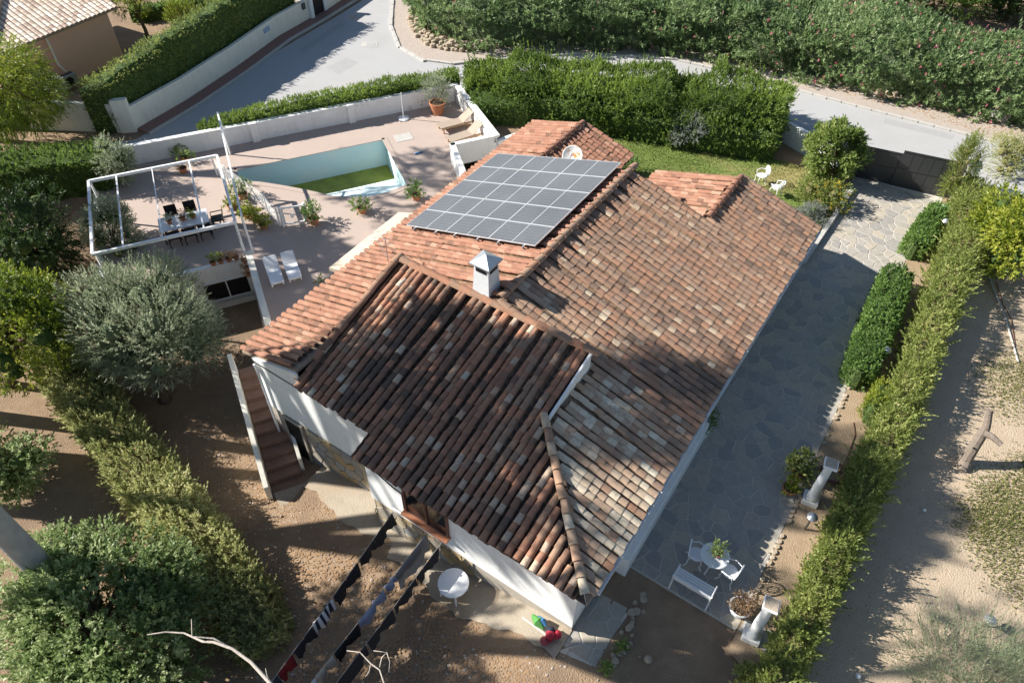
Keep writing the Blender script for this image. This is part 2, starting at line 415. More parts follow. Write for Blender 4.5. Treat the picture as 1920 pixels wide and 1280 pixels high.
for e_, p_ in zip([n for n in MATS['dish_white'].node_tree.nodes if n.type == 'VALTORGB'][0].color_ramp.elements, (.36, .45)): e_.position = p_
mat('panel_frame', (.78, .79, .80), .35, metal=.5)
mat('rail', (.55, .56, .57), .35, metal=.8)
mat('rope', (.48, .46, .42), .8)
mat('cable_brown', (.16, .075, .055), .6)
mat('taupe_fabric', (.40, .32, .255), .9, (.36, .29, .23), 18)
mat('wood', (.42, .28, .16), .7, (.33, .21, .12), 8)
mat('bark', (.16, .115, .08), .95, (.09, .065, .045), 9, .6, .5, 25)
mat('pale_bark', (.40, .38, .34), .85, (.26, .25, .225), 2.5, .6, .3, 15)
mat('dead_wood', (.56, .50, .44), .9, (.42, .36, .30), 9, .6, .3, 25)
mat('stump_bark', (.27, .22, .18), .95, (.15, .12, .095), 7, .6, .6, 20)
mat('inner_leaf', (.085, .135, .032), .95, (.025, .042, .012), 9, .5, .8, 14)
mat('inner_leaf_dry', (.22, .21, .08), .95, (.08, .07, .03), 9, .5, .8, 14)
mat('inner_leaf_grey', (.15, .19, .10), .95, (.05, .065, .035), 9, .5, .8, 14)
mat('inner_leaf_shaded', (.012, .02, .007), .95, (.006, .01, .004), 5)  # hedge core blackened, its shade is in the colour
mat('lawn', (.17, .22, .055), .95, (.12, .175, .038), 3.0, .6, .5, 40, c3=(.29, .245, .10), s3=.3, detail=8)
mat('dry_lawn', (.30, .27, .12), .97, (.19, .20, .065), 1.5, .6, .6, 30, c3=(.42, .34, .22), s3=.45, detail=8)
mat('garden_soil', (.40, .30, .20), .97, (.29, .205, .13), 2.6, .6, .7, 25)
mat('light_lens', (.75, .75, .72), .4)
mat('blue_plate', (.10, .22, .45), .5, (.6, .65, .7), 20, .2)
for nme, c in dict(navy=(.02, .028, .05), denim=(.06, .10, .17), red_cloth=(.17, .012, .018), lilac=(.42, .46, .62), grey_cloth=(.30, .30, .32), white_cloth=(.72, .73, .76), cream_cloth=(.60, .52, .40), toy_red=(.42, .03, .055), toy_green=(.09, .27, .07), toy_blue=(.05, .17, .34), green_plastic=(.03, .22, .10), mint=(.30, .62, .44)).items():
    mat(nme, c, .85, tuple(k*.8 for k in c), 12)

# roof tile colours by slope
ramp_mat('tile_orange', [(0, (.20, .105, .07)), (.3, (.30, .145, .095)), (.7, (.37, .185, .12)), (1, (.44, .26, .18))], lich=(.30, .25, .19), lamt=.45, lscale=5)
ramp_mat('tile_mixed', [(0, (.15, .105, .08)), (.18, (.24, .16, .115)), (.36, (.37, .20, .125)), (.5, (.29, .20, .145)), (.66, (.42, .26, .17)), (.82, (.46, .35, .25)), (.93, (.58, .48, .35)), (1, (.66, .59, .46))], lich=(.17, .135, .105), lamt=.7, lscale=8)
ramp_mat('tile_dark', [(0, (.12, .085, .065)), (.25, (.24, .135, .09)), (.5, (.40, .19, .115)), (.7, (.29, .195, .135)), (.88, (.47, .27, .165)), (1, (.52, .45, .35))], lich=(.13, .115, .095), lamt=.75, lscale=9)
ramp_mat('tile_pan', [(0, (.11, .07, .045)), (.5, (.20, .12, .075)), (1, (.30, .185, .115))], lich=(.30, .24, .16), lamt=.5, lscale=22)
ramp_mat('tile_pan_orange', [(0, (.16, .09, .055)), (.5, (.24, .14, .085)), (1, (.30, .19, .115))], lich=(.36, .26, .15), lamt=.7, lscale=30)
ramp_mat('tile_far', [(0, (.42, .31, .25)), (.35, (.66, .52, .42)), (.7, (.76, .63, .52)), (1, (.82, .74, .64))], lich=(.30, .25, .2), lamt=.4, lscale=7)

leafmat('leaf_cypress', (0.050, 0.095, 0.016), (0.125, 0.205, 0.038), (0.250, 0.350, 0.080))
leafmat('leaf_bright', (0.070, 0.120, 0.022), (0.205, 0.300, 0.052), (0.390, 0.490, 0.110))
leafmat('leaf_shaded', (0.014, 0.032, 0.009), (0.030, 0.065, 0.015), (0.060, 0.105, 0.025))  # shade put into the leaf colour, for plants standing in the dark
leafmat('leaf_oleander', (0.080, 0.135, 0.050), (0.200, 0.295, 0.115), (0.400, 0.480, 0.230))
leafmat('leaf_box', (0.065, 0.130, 0.032), (0.170, 0.285, 0.062), (0.340, 0.480, 0.130))
leafmat('leaf_privet', (0.100, 0.145, 0.032), (0.270, 0.330, 0.080), (0.480, 0.490, 0.170), brown=(0.310, 0.178, 0.078))
leafmat('leaf_drying', (0.210, 0.240, 0.085), (0.430, 0.455, 0.180), (0.620, 0.600, 0.320), brown=(0.377, 0.217, 0.094))
leafmat('leaf_olive', (0.160, 0.190, 0.115), (0.330, 0.375, 0.235), (0.550, 0.580, 0.420))
leafmat('leaf_deep', (0.085, 0.140, 0.040), (0.270, 0.360, 0.130), (0.540, 0.590, 0.330))
leafmat('leaf_yellow', (0.070, 0.119, 0.014), (0.224, 0.294, 0.028), (0.504, 0.504, 0.070))
leafmat('leaf_lime', (0.098, 0.154, 0.017), (0.308, 0.364, 0.042), (0.588, 0.588, 0.112))
leafmat('leaf_citrus', (0.085, 0.150, 0.030), (0.260, 0.345, 0.085), (0.540, 0.580, 0.230))
leafmat('leaf_pale', (0.126, 0.182, 0.042), (0.336, 0.378, 0.112), (0.560, 0.560, 0.224))
leafmat('leaf_grey', (0.144, 0.168, 0.144), (0.312, 0.336, 0.300), (0.504, 0.504, 0.480))
leafmat('leaf_feather', (0.143, 0.195, 0.104), (0.325, 0.377, 0.221), (0.520, 0.546, 0.364))
leafmat('leaf_dry', (0.242, 0.143, 0.077), (0.440, 0.297, 0.176), (0.620, 0.473, 0.308))
leafmat('leaf_gum', (0.050, 0.080, 0.040), (0.100, 0.140, 0.070), (0.170, 0.200, 0.110))
leafmat('flower_pink', (0.420, 0.100, 0.130), (0.620, 0.220, 0.240), (0.620, 0.400, 0.400))
leafmat('flower_yellow', (0.450, 0.280, 0.010), (0.620, 0.420, 0.020), (0.620, 0.550, 0.050))
leafmat('grass_dry', (.15, .19, .055), (.27, .29, .095), (.44, .39, .20))
leafmat('grass_blade', (0.078, 0.143, 0.026), (0.182, 0.273, 0.052), (0.390, 0.390, 0.130))

# ------------------------------------------------------------------ ground
gx = np.concatenate([np.linspace(-260, -48, 12), np.arange(-46, 16.1, .5), np.linspace(20, 200, 12)])
gy = np.concatenate([np.linspace(-160, -12, 10), np.arange(-10, 52.1, .5), np.linspace(56, 300, 12)])
X, Y = np.meshgrid(gx, gy, indexing='ij')
Z = gz(X, Y)+np.where((X > -30) & (X < 14) & (Y < 30), .03*wob(np.stack([X, Y, X*0], -1).reshape(-1, 3), 1.1).reshape(X.shape), 0)-.03
uu_ = (X-O0[0])*U[0]+(Y-O0[1])*U[1]; vv_ = (X-O0[0])*Vv[0]+(Y-O0[1])*Vv[1]
Z = np.where((uu_ > -4.9) & (uu_ < 12.3) & (vv_ > -8.8) & (vv_ < -.6), -2.9, Z)
VV = np.stack([X, Y, Z], -1).reshape(-1, 3); nx, ny = len(gx), len(gy)
ii = (np.arange(nx-1)[:, None]*ny+np.arange(ny-1)[None]).ravel()
g = link('ground', npmesh('ground', VV, np.stack([ii, ii+ny, ii+ny+1, ii+1], 1)), 'dirt', smooth=True); tag(g, kind='structure')

def clip_halfplane(poly, p, n):
    out = []
    for i in range(len(poly)):
        a, b = poly[i], poly[(i+1) % len(poly)]; da = (a[0]-p[0])*n[0]+(a[1]-p[1])*n[1]; db = (b[0]-p[0])*n[0]+(b[1]-p[1])*n[1]
        if da <= 0: out.append(a)
        if (da < 0 < db) or (db < 0 < da):
            k = da/(da-db); out.append((a[0]+(b[0]-a[0])*k, a[1]+(b[1]-a[1])*k))
    return out
def voronoi(x0, x1, y0, y1, sp, r, jit=.36, clip=None):
    xs = np.arange(x0+sp/2, x1+sp/2, sp); ys = np.arange(y0+sp/2, y1+sp/2, sp)
    S = np.array([(a+(sp/2 if j % 2 else 0)+r.uniform(-jit, jit)*sp, b+r.uniform(-jit, jit)*sp) for j, b in enumerate(ys) for a in xs-sp*.25])
    cells = []
    for s in S:
        d = np.hypot(*(S-s).T); nb = np.argsort(d)[1:15]
        poly = [(x0, y0), (x1, y0), (x1, y1), (x0, y1)]
        for k in nb:
            m_ = (s+S[k])/2; poly = clip_halfplane(poly, m_, S[k]-s)
            if len(poly) < 3: break
        if clip and len(poly) >= 3:
            for p, n in clip: poly = clip_halfplane(poly, p, n)
        if len(poly) >= 3:
            A = .5*abs(sum(poly[i][0]*poly[(i+1) % len(poly)][1]-poly[(i+1) % len(poly)][0]*poly[i][1] for i in range(len(poly))))
            if A > .02*sp: cells.append(poly)
    return cells
def inset(poly, d):
    c = np.mean(poly, 0); out = []
    P = [np.array(p) for p in poly]; n = len(P)
    area = sum(P[i][0]*P[(i+1) % n][1]-P[(i+1) % n][0]*P[i][1] for i in range(n))
    if area < 0: P = P[::-1]
    res = [tuple(p) for p in P]
    for i in range(n):
        a, b = P[i], P[(i+1) % n]; e = b-a; L = np.hypot(*e)
        if L < 1e-6: continue
        nrm = np.array([e[1], -e[0]])/L
        res = clip_halfplane(res, a-nrm*d, nrm)
        if len(res) < 3: return None
    return res

def sheet(name, pts, z, m, kind='structure', parent=None, sub=None):
    mb = MB()
    mb.add([(p[0], p[1], z if np.isscalar(z) else z(p[0], p[1])) for p in pts], [tuple(range(len(pts)))])
    o = mb.build(name, m, parent); tag(o, kind=kind); return o

# road, verge, footway
road = [at(x, y)[:2] for x, y in [(255, 262), (360, 200), (500, 108), (640, 26), (690, -5), (718, -24), (765, -26), (737, -5), (733, 50), (748, 88), (790, 113), (850, 121), (960, 110), (1100, 101), (1260, 112), (1400, 143), (1540, 183), (1920, 282), (2300, 380)]]
road += [np.array(p) for p in [(9, 36.5), (1.6, 36.2), (-3, 35.6), (-7.2, 37.2), (-15, 33.2), (-21, 31.4), (-24.6, 30.4), (-33.1, 14.9), (-36.0, 9.0), (-39.5, 10.5)]]
sheet('road', road, .004, 'asphalt')
mat('asphalt_patch', (.39, .385, .38), .92, (.33, .325, .32), 3, .6, .2, 90)
sheet('road_patch', [at(x, y)[:2] for x, y in ((612, 128), (650, 108), (672, 118), (634, 139))], .008, 'asphalt_patch')
sheet('road_patch', [at(x, y)[:2] for x, y in ((1660, 222), (1790, 252), (1786, 262), (1656, 231))], .008, 'asphalt_patch')
sheet('road_patch', [at(x, y)[:2] for x, y in ((560, 95), (640, 40), (650, 45), (568, 101))], .008, 'asphalt_patch')
lo = [at(x, y)[:2] for x, y in [(765, -26), (737, -5), (733, 50), (748, 88), (790, 113), (850, 121), (960, 110), (1100, 101), (1260, 112), (1400, 143), (1540, 183), (1920, 282), (2300, 380)]]
hi = [at(x, y)[:2] for x, y in [(2300, 300), (1920, 225), (1540, 140), (1400, 110), (1260, 85), (1100, 70), (960, 70), (870, 80), (800, 70), (775, 40), (785, -26)]]
sheet('gravel_verge', lo+hi, .03, 'gravel')
# kerb stones along the verge
kt = tag(bpy.data.objects.new('kerb', None), kind='structure'); COL.objects.link(kt)
def poly_walk(pts, step):
    pts = np.array(pts, float); out = []; carry = 0
    for a, b in zip(pts[:-1], pts[1:]):
        L = np.hypot(*(b-a)); s = carry
        while s < L: out.append((a+(b-a)*s/L, (b-a)/L)); s += step
        carry = s-L
    return out
kb = MB().box(-.39, .39, -.09, .09, -.05, .10).mesh('kerb_stone'); kb.materials.append(MATS['kerb'])
for p, d in poly_walk(lo, .82):
    o = bpy.data.objects.new('kerb_stone', kb); COL.objects.link(o); o.parent = kt
    o.location = (p[0], p[1], random.uniform(-.012, .012)); o.rotation_euler = (0, 0, math.atan2(d[1], d[0])+random.uniform(-.02, .02))
# brick footway by the neighbour's wall
nbw = [at(x, y)[:2] for x, y in [(255, 243), (350, 188), (440, 128), (520, 70), (580, 36), (640, 0), (700, -40)]]
fo = [np.array(p) for p in nbw]; fi = []
for i, p in enumerate(fo):
    d = n3(fo[min(i+1, len(fo)-1)]-fo[max(i-1, 0)]); fi.append(p+np.array([d[1], -d[0]])*1.0)
fway = MB()
for i in range(len(fo)-1): fway.slab([(*fo[i], .09), (*fi[i], .09), (*fi[i+1], .09), (*fo[i+1], .09)], .12)
tag(fway.build('footway', 'brick_paving'), kind='structure')
fk = MB()
for i in range(len(fi)-1):
    fk.bar((*fi[i], .05), (*fi[i+1], .05), .14, .12)
tag(fk.build('footway_kerb', 'kerb'), kind='structure')

# paved driveway and patio: every flagstone its own piece
drv = MB().prism([(-2.75, 10.25), (.95, 10.25), (.95, 22), (1.0, 30), (1.35, 35.5), (-2.6, 34.9), (-2.5, 27.5), (-2.75, 26)], -.35, 0.0).build('driveway', 'patio_mortar'); tag(drv, kind='structure')
r0 = np.random.default_rng(5)
cells = sorted(voronoi(-2.72, 1.0, 10.28, 35.0, .47, r0, .42), key=lambda c: np.mean(c, 0)[1])
def stone(poly, z0, z1, name, m, parent, gap=.022, vertical=None):
    q = inset(poly, gap)
    if not q or len(q) < 3: return
    q2 = inset(q, .012) or q
    if len(q2) != len(q): q2 = [tuple(np.array(a)*.96+np.mean(q, 0)*.04) for a in q]
    n = len(q); mb = MB()
    T = (lambda p, h: (p[0], p[1], h)) if vertical is None else vertical
    mb.V = [T(p, z0) for p in q]+[T(p, z1-.006) for p in q]+[T(p, z1) for p in q2]
    mb.F = [tuple(2*n+i for i in range(n))]
    for i in range(n):
        j = (i+1) % n; mb.F += [(i, j, n+j, n+i), (n+i, n+j, 2*n+j, 2*n+i)]
    return mb.build(name, m, parent)
rest = {}
for i_, c in enumerate(cells):
    o = stone(c, -.01, r0.uniform(.010, .020), 'flagstone', 'flag%d' % r0.choice(5, p=[.26, .2, .22, .14, .18]), drv if i_ < 300 else None, r0.uniform(.008, .024))
    if o is not None and i_ >= 300: rest.setdefault(o.data.materials[0].name, []).append(o)
far = None; Vr, Fr, Mr = [], [], []
for mi, (mn, os_) in enumerate(rest.items()):
    for o in os_:
        b0 = len(Vr); Vr += [tuple(v.co) for v in o.data.vertices]; Fr += [tuple(b0+k for k in p.vertices) for p in o.data.polygons]; Mr += [mi]*len(o.data.polygons)
        me_ = o.data; bpy.data.objects.remove(o); bpy.data.meshes.remove(me_)
if Vr:
    me = bpy.data.meshes.new('far_flagstones'); me.from_pydata(Vr, [], Fr)
    for mn in rest: me.materials.append(MATS[mn])
    me.polygons.foreach_set('material_index', Mr); tag(link('far_flagstones', me, None, drv), kind='stuff')
# low kerb wall on the house side of the drive, edging stones on the other
dk = MB().bar((-2.62, 26.6, .07), (-2.45, 33.4, .07), .2, .3).build('drive_kerb', 'kerb', bevel=.015); tag(dk, kind='structure')
es = tag(bpy.data.objects.new('bed_edging', None), kind='structure'); COL.objects.link(es)
for p, d in poly_walk([(1.04, 10.6), (1.03, 21.2)], .21):
    if random.random() < .35: continue
    mb = MB(); a = random.uniform(.07, .11)
    mb.prism([(p[0]+.08*math.cos(t)*random.uniform(.7, 1.25), p[1]+a*math.sin(t)*random.uniform(.8, 1.1)) for t in np.linspace(0, 2*PI, 7)[:-1]], -.05, random.uniform(.05, .09)).build('edging_stone', 'rubble', es, bevel=.012)
# planting bed, lot beyond the hedge, lawns
sheet('planting_bed', [(1.0, 9.6), (2.6, 9.0), (3.0, 14), (3.0, 36.5), (1.4, 36), (1.0, 30)], .006, 'garden_soil')
sheet('neighbour_lot', [(2.4, 3), (30, 3), (30, 41), (3.2, 41), (2.9, 36.5), (2.9, 14)], -.002, 'dry_dirt')
lawnp = [at(x, y)[:2] for x, y in [(1000, 205), (1260, 255), (1460, 300), (1580, 335), (1585, 372), (1530, 470)]]+[np.array(p) for p in [(-2.8, 26.8), (-17.5, 27.2)]]
sheet('lawn', lawnp, .004, 'lawn')
dl = [at(x, y)[:2] for x, y in [(1800, 960), (1850, 900), (1960, 850), (2300, 900), (2200, 1200), (1900, 1120), (1830, 1030)]]
dl2 = [at(x, y)[:2] for x, y in [(1840, 690), (1900, 650), (2050, 640), (2050, 760), (1930, 790), (1860, 770)]]
# grass blades
def blades(name, pts, n, L, m, label, r, wid=.035):
    P = np.array(pts); lo_, hi_ = P.min(0), P.max(0); q = r.uniform(lo_, hi_, (n*3, 2))
    ins = np.zeros(len(q), bool); j = len(P)-1
    for i in range(len(P)):
        c = ((P[i][1] > q[:, 1]) != (P[j][1] > q[:, 1])) & (q[:, 0] < (P[j][0]-P[i][0])*(q[:, 1]-P[i][1])/(P[j][1]-P[i][1]+1e-9)+P[i][0]); ins ^= c; j = i
    q = q[ins]; w_ = wob(np.stack([q[:, 0], q[:, 1], q[:, 0]*0], 1), .8); q = q+r.normal(0, .35, q.shape) if wid > .04 else q; q = q[(w_+r.normal(0, .5, len(q))) > (-.35 if wid < .04 else -.05)][:n]
    B = np.stack([q[:, 0], q[:, 1], np.full(len(q), .005)], 1)
    D = n3(r.normal(0, .55, (len(q), 3))+[0, 0, 1]); N = n3(r.normal(0, 1, (len(q), 3)))
    N = n3(N-(N*D).sum(1, keepdims=True)*D)
    a = leaf_arrays(B, D, N, L*r.uniform(.6, 1.4, len(q)), np.full(len(q), wid), r.uniform(0, 1, len(q)))
    o = foliage(name, [a], m, None, False); tag(o, label, 'grass', kind='stuff')
blades('grass', lawnp, 26000, .07, 'grass_blade', 'short green lawn grass between house and tall hedge', np.random.default_rng(1))
blades('grass', dl, 24000, .08, 'grass_dry', 'patchy dry grass on the bare lot', np.random.default_rng(2), .041)
blades('grass', dl2, 7000, .07, 'grass_dry', 'thin dry grass beside the broken trunk', np.random.default_rng(3), .041)
# loose stones, twigs and leaf litter on the yard
def scatter(name, label, n, box_, m, r, sz=(.02, .06), zf=gz, flat=.5):
    Vs, Fs = [], []; b = 0
    x = r.uniform(box_[0], box_[1], n); y = r.uniform(box_[2], box_[3], n); z = zf(x, y)
    oc = np.array([(1, 0, 0), (0, 1, 0), (-1, 0, 0), (0, -1, 0), (0, 0, 1)], float); of = np.array([(0, 1, 4), (1, 2, 4), (2, 3, 4), (3, 0, 4)])
    s = r.uniform(sz[0], sz[1], (n, 1, 1))*r.uniform(.6, 1.4, (n, 1, 3)); s[..., 2] *= flat
    a = r.uniform(0, 6.28, n); R = np.zeros((n, 3, 3)); R[:, 0, 0] = np.cos(a); R[:, 0, 1] = -np.sin(a); R[:, 1, 0] = np.sin(a); R[:, 1, 1] = np.cos(a); R[:, 2, 2] = 1
    Vt = np.einsum('nij,nkj->nki', R, oc[None]*s)+np.stack([x, y, z-.005], 1)[:, None]
    F = (of[None]+np.arange(n)[:, None, None]*5).reshape(-1, 3)
    o = link(name, npmesh(name, Vt.reshape(-1, 3), F), m); tag(o, label, 'litter', kind='stuff')
r0 = np.random.default_rng(8)
scatter('leaf_litter', 'dry leaf litter and pebbles on the brown yard', 9000, (-20, -3, 2, 8.3), 'litter', r0, (.012, .035), flat=.4)
scatter('leaf_litter', 'drifts of brown leaves under the washing lines', 5000, (-12, -1, 1.5, 6.4), 'litter', r0, (.02, .05), flat=.3)
scatter('pebbles', 'pale pebbles scattered over the sloping yard', 1300, (-19, 1, 2, 8.3), 'gravel', r0, (.012, .045))
scatter('leaf_litter', 'fallen leaves on the lot beyond the long hedge', 3500, (3, 10, 8, 36), 'litter', r0, (.012, .04), zf=lambda x, y: x*0, flat=.3)
scatter('leaf_litter', 'fallen leaves under the flowering hedge', 2500, (-8, 4, 43, 45.6), 'litter', r0, (.03, .08), zf=lambda x, y: x*0+.03, flat=.3)

# ------------------------------------------------------------------ yard paving
mat('old_concrete', (.43, .375, .30), .95, (.29, .24, .18), 1.6, .6, .6, 25, c3=(.34, .27, .19), s3=.8, detail=8)
def draped(name, xs, ylo, yhi, lift, m):
    mb = MB()
    for a, b in zip(xs[:-1], xs[1:]):
        pa = [(a, ylo(a)), (b, ylo(b)), (b, yhi(b)), (a, yhi(a))]
        mb.slab([(p[0], p[1], float(gz(*p))+lift) for p in pa], .12)
    o = mb.build(name, m); tag(o, kind='structure'); return o
draped('yard_path', np.arange(-13.6, -2.7, .22), lambda x: 6.75+.22*math.sin(x*1.3)+.05*math.sin(x*5.7)+.03*math.sin(x*11.1)+(.55 if x < -9 else -.1), lambda x: 7.9 if x > -10 else 8.7, .03, 'old_concrete')
sp_ = MB().prism([(-2.95, 7.0), (-1.9, 7.2), (-1.72, 9.2), (-1.75, 10.2), (-2.95, 10.2)], -.4, -.135).build('side_path', 'patio_mortar'); tag(sp_, kind='structure')
r0 = np.random.default_rng(15)
for c in voronoi(-2.9, -1.78, 7.2, 9.7, .5, r0, .4):
    stone(c, -.14, -.120, 'flagstone', 'flag%d' % r0.choice(5), sp_)
tag(MB().prism([(-2.85, 9.75), (-1.72, 9.75), (-1.72, 10.2), (-2.85, 10.2)], -.14, -.062).build('patio_step', 'kerb', sp_))

# ------------------------------------------------------------------ house
HX = (-9.4, 15, 0)
H = thing('house', 'low white house with a weathered terracotta tiled roof', 'house', HX)
SL = .29; ZE = 2.3
def zl(x): return ZE+SL*(x+16.3)
def zr(x): return ZE+SL*(-2.5-x)
def zd(y): return ZE+SL*(y-7.55)
w = MB()
w.box(-15.7, -2.8, 8.5, 22.4, .0, 2.28)
w.box(-13.5, -3.9, 8.52, 13.5, 2.2, 2.5)
w.box(-10.1, -2.82, 7.65, 8.6, .2, 2.25)
w.box(-15.72, -11.6, 22.3, 26.3, -.1, 2.25)
w.box(-9.1, -2.82, 22.3, 25.9, -.1, 2.25)
w.add([(-15.7, 8.5, 2.2), (-13.5, 8.5, 2.2), (-13.5, 8.5, 3.02), (-15.7, 8.5, 2.40), (-15.7, 9.4, 2.2), (-13.5, 9.4, 2.2), (-13.5, 9.4, 3.02), (-15.7, 9.4, 2.40)],
      [(0, 1, 2, 3), (4, 7, 6, 5), (0, 4, 5, 1), (1, 5, 6, 2), (2, 6, 7, 3), (3, 7, 4, 0)])
for x0, x1, xm, zm, y in ((-15.7, -11.6, -13.7, 3.0, 26.3), (-9.1, -2.83, -6.05, 3.2, 25.9)):
    w.add([(x0, y-.25, 2.2), (x1, y-.25, 2.2), (xm, y-.25, zm), (x0, y-.02, 2.2), (x1, y-.02, 2.2), (xm, y-.02, zm)], [(0, 1, 2), (5, 4, 3), (0, 3, 4, 1), (1, 4, 5, 2), (2, 5, 3, 0)])
w.add([(-15.7, 22.2, 2.2), (-2.85, 22.2, 2.2), (-9.4, 22.2, 4.15), (-15.7, 22.38, 2.2), (-2.85, 22.38, 2.2), (-9.4, 22.38, 4.15)], [(0, 1, 2), (5, 4, 3), (0, 3, 4, 1), (1, 4, 5, 2), (2, 5, 3, 0)])
w.build('wall', 'white_wall', H, True)
# basement: stone clad front with doorway, plinth under the projecting room
b = MB(); b.box(-15.68, -10.0, 8.53, 9.2, -2.6, -.002); b.box(-10.08, -2.84, 7.70, 8.6, -2.6, .198)
base = b.build('basement_wall', 'clad_mortar', H, True)
r0 = np.random.default_rng(21)
for c in voronoi(-14.0, -10.12, -2.25, -.05, .42, r0, .4):
    stone(c, 8.535, 8.50-r0.uniform(.0, .02), 'cladding_stone', 'clad%d' % r0.choice(4), base, .014, vertical=lambda p, h: (p[0], h, p[1]))
for c in voronoi(-10.02, -6.2, -1.7, .16, .40, r0, .4):
    if np.mean(c, 0)[1] > -1.85+(np.mean(c, 0)[0]+10)*.18: stone(c, 7.705, 7.67-r0.uniform(.0, .02), 'cladding_stone', 'clad%d' % r0.choice(4), base, .014, vertical=lambda p, h: (p[0], h, p[1]))
for k in range(4):
    c_ = [(-10.1, 7.72+k*.2), (-10.1, 7.9+k*.2)]
d = MB(); d.box(-14.9, -14.15, 8.44, 8.5, -2.2, -.15); d.build('door', 'black', H, True)
df = MB(); df.box(-15.0, -14.9, 8.42, 8.5, -2.2, -.05); df.box(-14.15, -14.05, 8.42, 8.5, -2.2, -.05); df.box(-14.9, -14.15, 8.42, 8.5, -.15, -.05)
df.build('door_frame', 'clad1', H, True)
# window with terracotta sill under the front eave
wn = MB(); wn.box(-8.55, -7.05, 7.60, 7.66, 1.0, 2.12); wo_ = wn.build('window', 'dark_glass', H, True)
wf = MB()
for x in (-8.6, -7.8, -7.05): wf.box(x, x+.06, 7.56, 7.652, .98, 2.14)
wf.box(-8.54, -7.05, 7.57, 7.652, .96, 1.0); wf.build('frame', 'cable_brown', wo_, True)
ws = MB(); ws.box(-8.65, -6.95, 7.42, 7.652, .88, .955); ws.build('sill', 'terracotta', wo_, True)
# shutter brackets / cables on the front wall
cb = MB(); cb.path([(-10.02, 7.63, 2.2), (-9.0, 7.63, 1.75), (-8.7, 7.63, 1.7), (-8.7, 7.63, .5)], .018, 6); cb.build('cable', 'black', H, True)
dp = MB(); dp.path([(-15.55, 8.42, 2.25), (-15.5, 8.42, 2.1), (-15.5, 8.42, -1.9)], .045, 8); dp.build('downpipe', 'white_paint', H, True)
# side walls where the front roof block stands above the long slopes
sw = MB()
yz = [(8.56, 2.5), (8.56, 3.02), (10.25, 3.02), (13.6, zd(13.6)-.06), (13.6, 2.5)]
sw.add([(-13.58, y, z) for y, z in yz]+[(-13.50, y, z) for y, z in yz], [(0, 1, 2, 3, 4), (9, 8, 7, 6, 5)]+[(i, (i+1) % 5, 5+(i+1) % 5, 5+i) for i in range(5)])
sw.build('step_wall', 'mortar', H, True)
sw = MB(); yz = [(11.0, 3.1), (11.1, zd(11.1)-.03), (13.62, zd(13.62)-.03), (13.62, 3.1)]
sw.add([(-6.10, y, z) for y, z in yz]+[(-6.0, y, z) for y, z in yz], [(0, 1, 2, 3), (7, 6, 5, 4)]+[(i, (i+1) % 4, 4+(i+1) % 4, 4+i) for i in range(4)])
sw.build('step_wall', 'white_wall', H, True)
vb = MB().bar((-5.985, 11.02, zd(11.02)+.06), (-5.985, 13.66, zd(13.66)+.06), .07, .14); vb.build('verge_board', 'white_paint', H, True)
bw = MB().box(-13.5, -6.1, 13.5, 13.6, 2.5, zd(13.6)-.08); bw.build('step_wall', 'white_wall', H, True)
# gutter along the right eave
gt = MB().bar((-2.42, 8.0, 2.20), (-2.42, 26.2, 2.20), .09, .08); gt.build('gutter', 'white_paint', H, True)
# roof decks
def deck(name, pts, m='mortar'):
    mb = MB()
    for q in pts: mb.slab(q, .1)
    return mb.build(name, m, H, True)
dz = -.02
P_ = lambda f, x, y: (x, y, (f(x) if f is not zd else f(y))+dz)
roofL = deck('roof_slope', [[P_(zl, -16.3, 8.58), P_(zl, -13.56, 8.58), P_(zl, -13.56, 13.62), P_(zl, -9.42, 13.62), P_(zl, -9.42, 22.68), P_(zl, -13.7, 22.68), P_(zl, -13.7, 26.7), P_(zl, -16.3, 26.7)]])
roofR = deck('roof_slope', [[P_(zr, -2.5, 7.58), P_(zr, -2.5, 26.3), P_(zr, -6.05, 26.3), P_(zr, -6.05, 22.68), P_(zr, -9.38, 22.68), P_(zr, -9.38, 13.62), P_(zr, -6.02, 13.62), P_(zr, -6.02, 11.08)]])
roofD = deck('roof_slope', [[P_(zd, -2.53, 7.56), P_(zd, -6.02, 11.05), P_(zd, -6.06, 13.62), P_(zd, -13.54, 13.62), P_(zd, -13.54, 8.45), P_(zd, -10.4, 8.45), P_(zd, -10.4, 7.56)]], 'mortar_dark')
zbl = lambda x: zl(-13.7)-SL*(x+13.7)
roofB = deck('roof_slope', [[(-13.68, 22.7, zbl(-13.68)+dz), (-11.1, 22.7, zbl(-11.1)+dz), (-11.1, 26.7, zbl(-11.1)+dz), (-13.68, 26.7, zbl(-13.68)+dz)]])
zwl = lambda x: zr(-6.05)-SL*(-6.05-x)
roofW = deck('roof_slope', [[(-9.6, 22.7, zwl(-9.6)+dz), (-6.07, 22.7, zwl(-6.07)+dz), (-6.07, 26.3, zwl(-6.07)+dz), (-9.6, 26.3, zwl(-9.6)+dz)]])
for o, l in ((roofL, 'cleaner orange slope under the solar panels'), (roofR, 'long mottled slope facing the drive'), (roofD, 'dark weathered slope in tree shade'), (roofB, 'small clean slope of the far wing'), (roofW, 'small slope of the wing by the lawn')): o['label'] = l

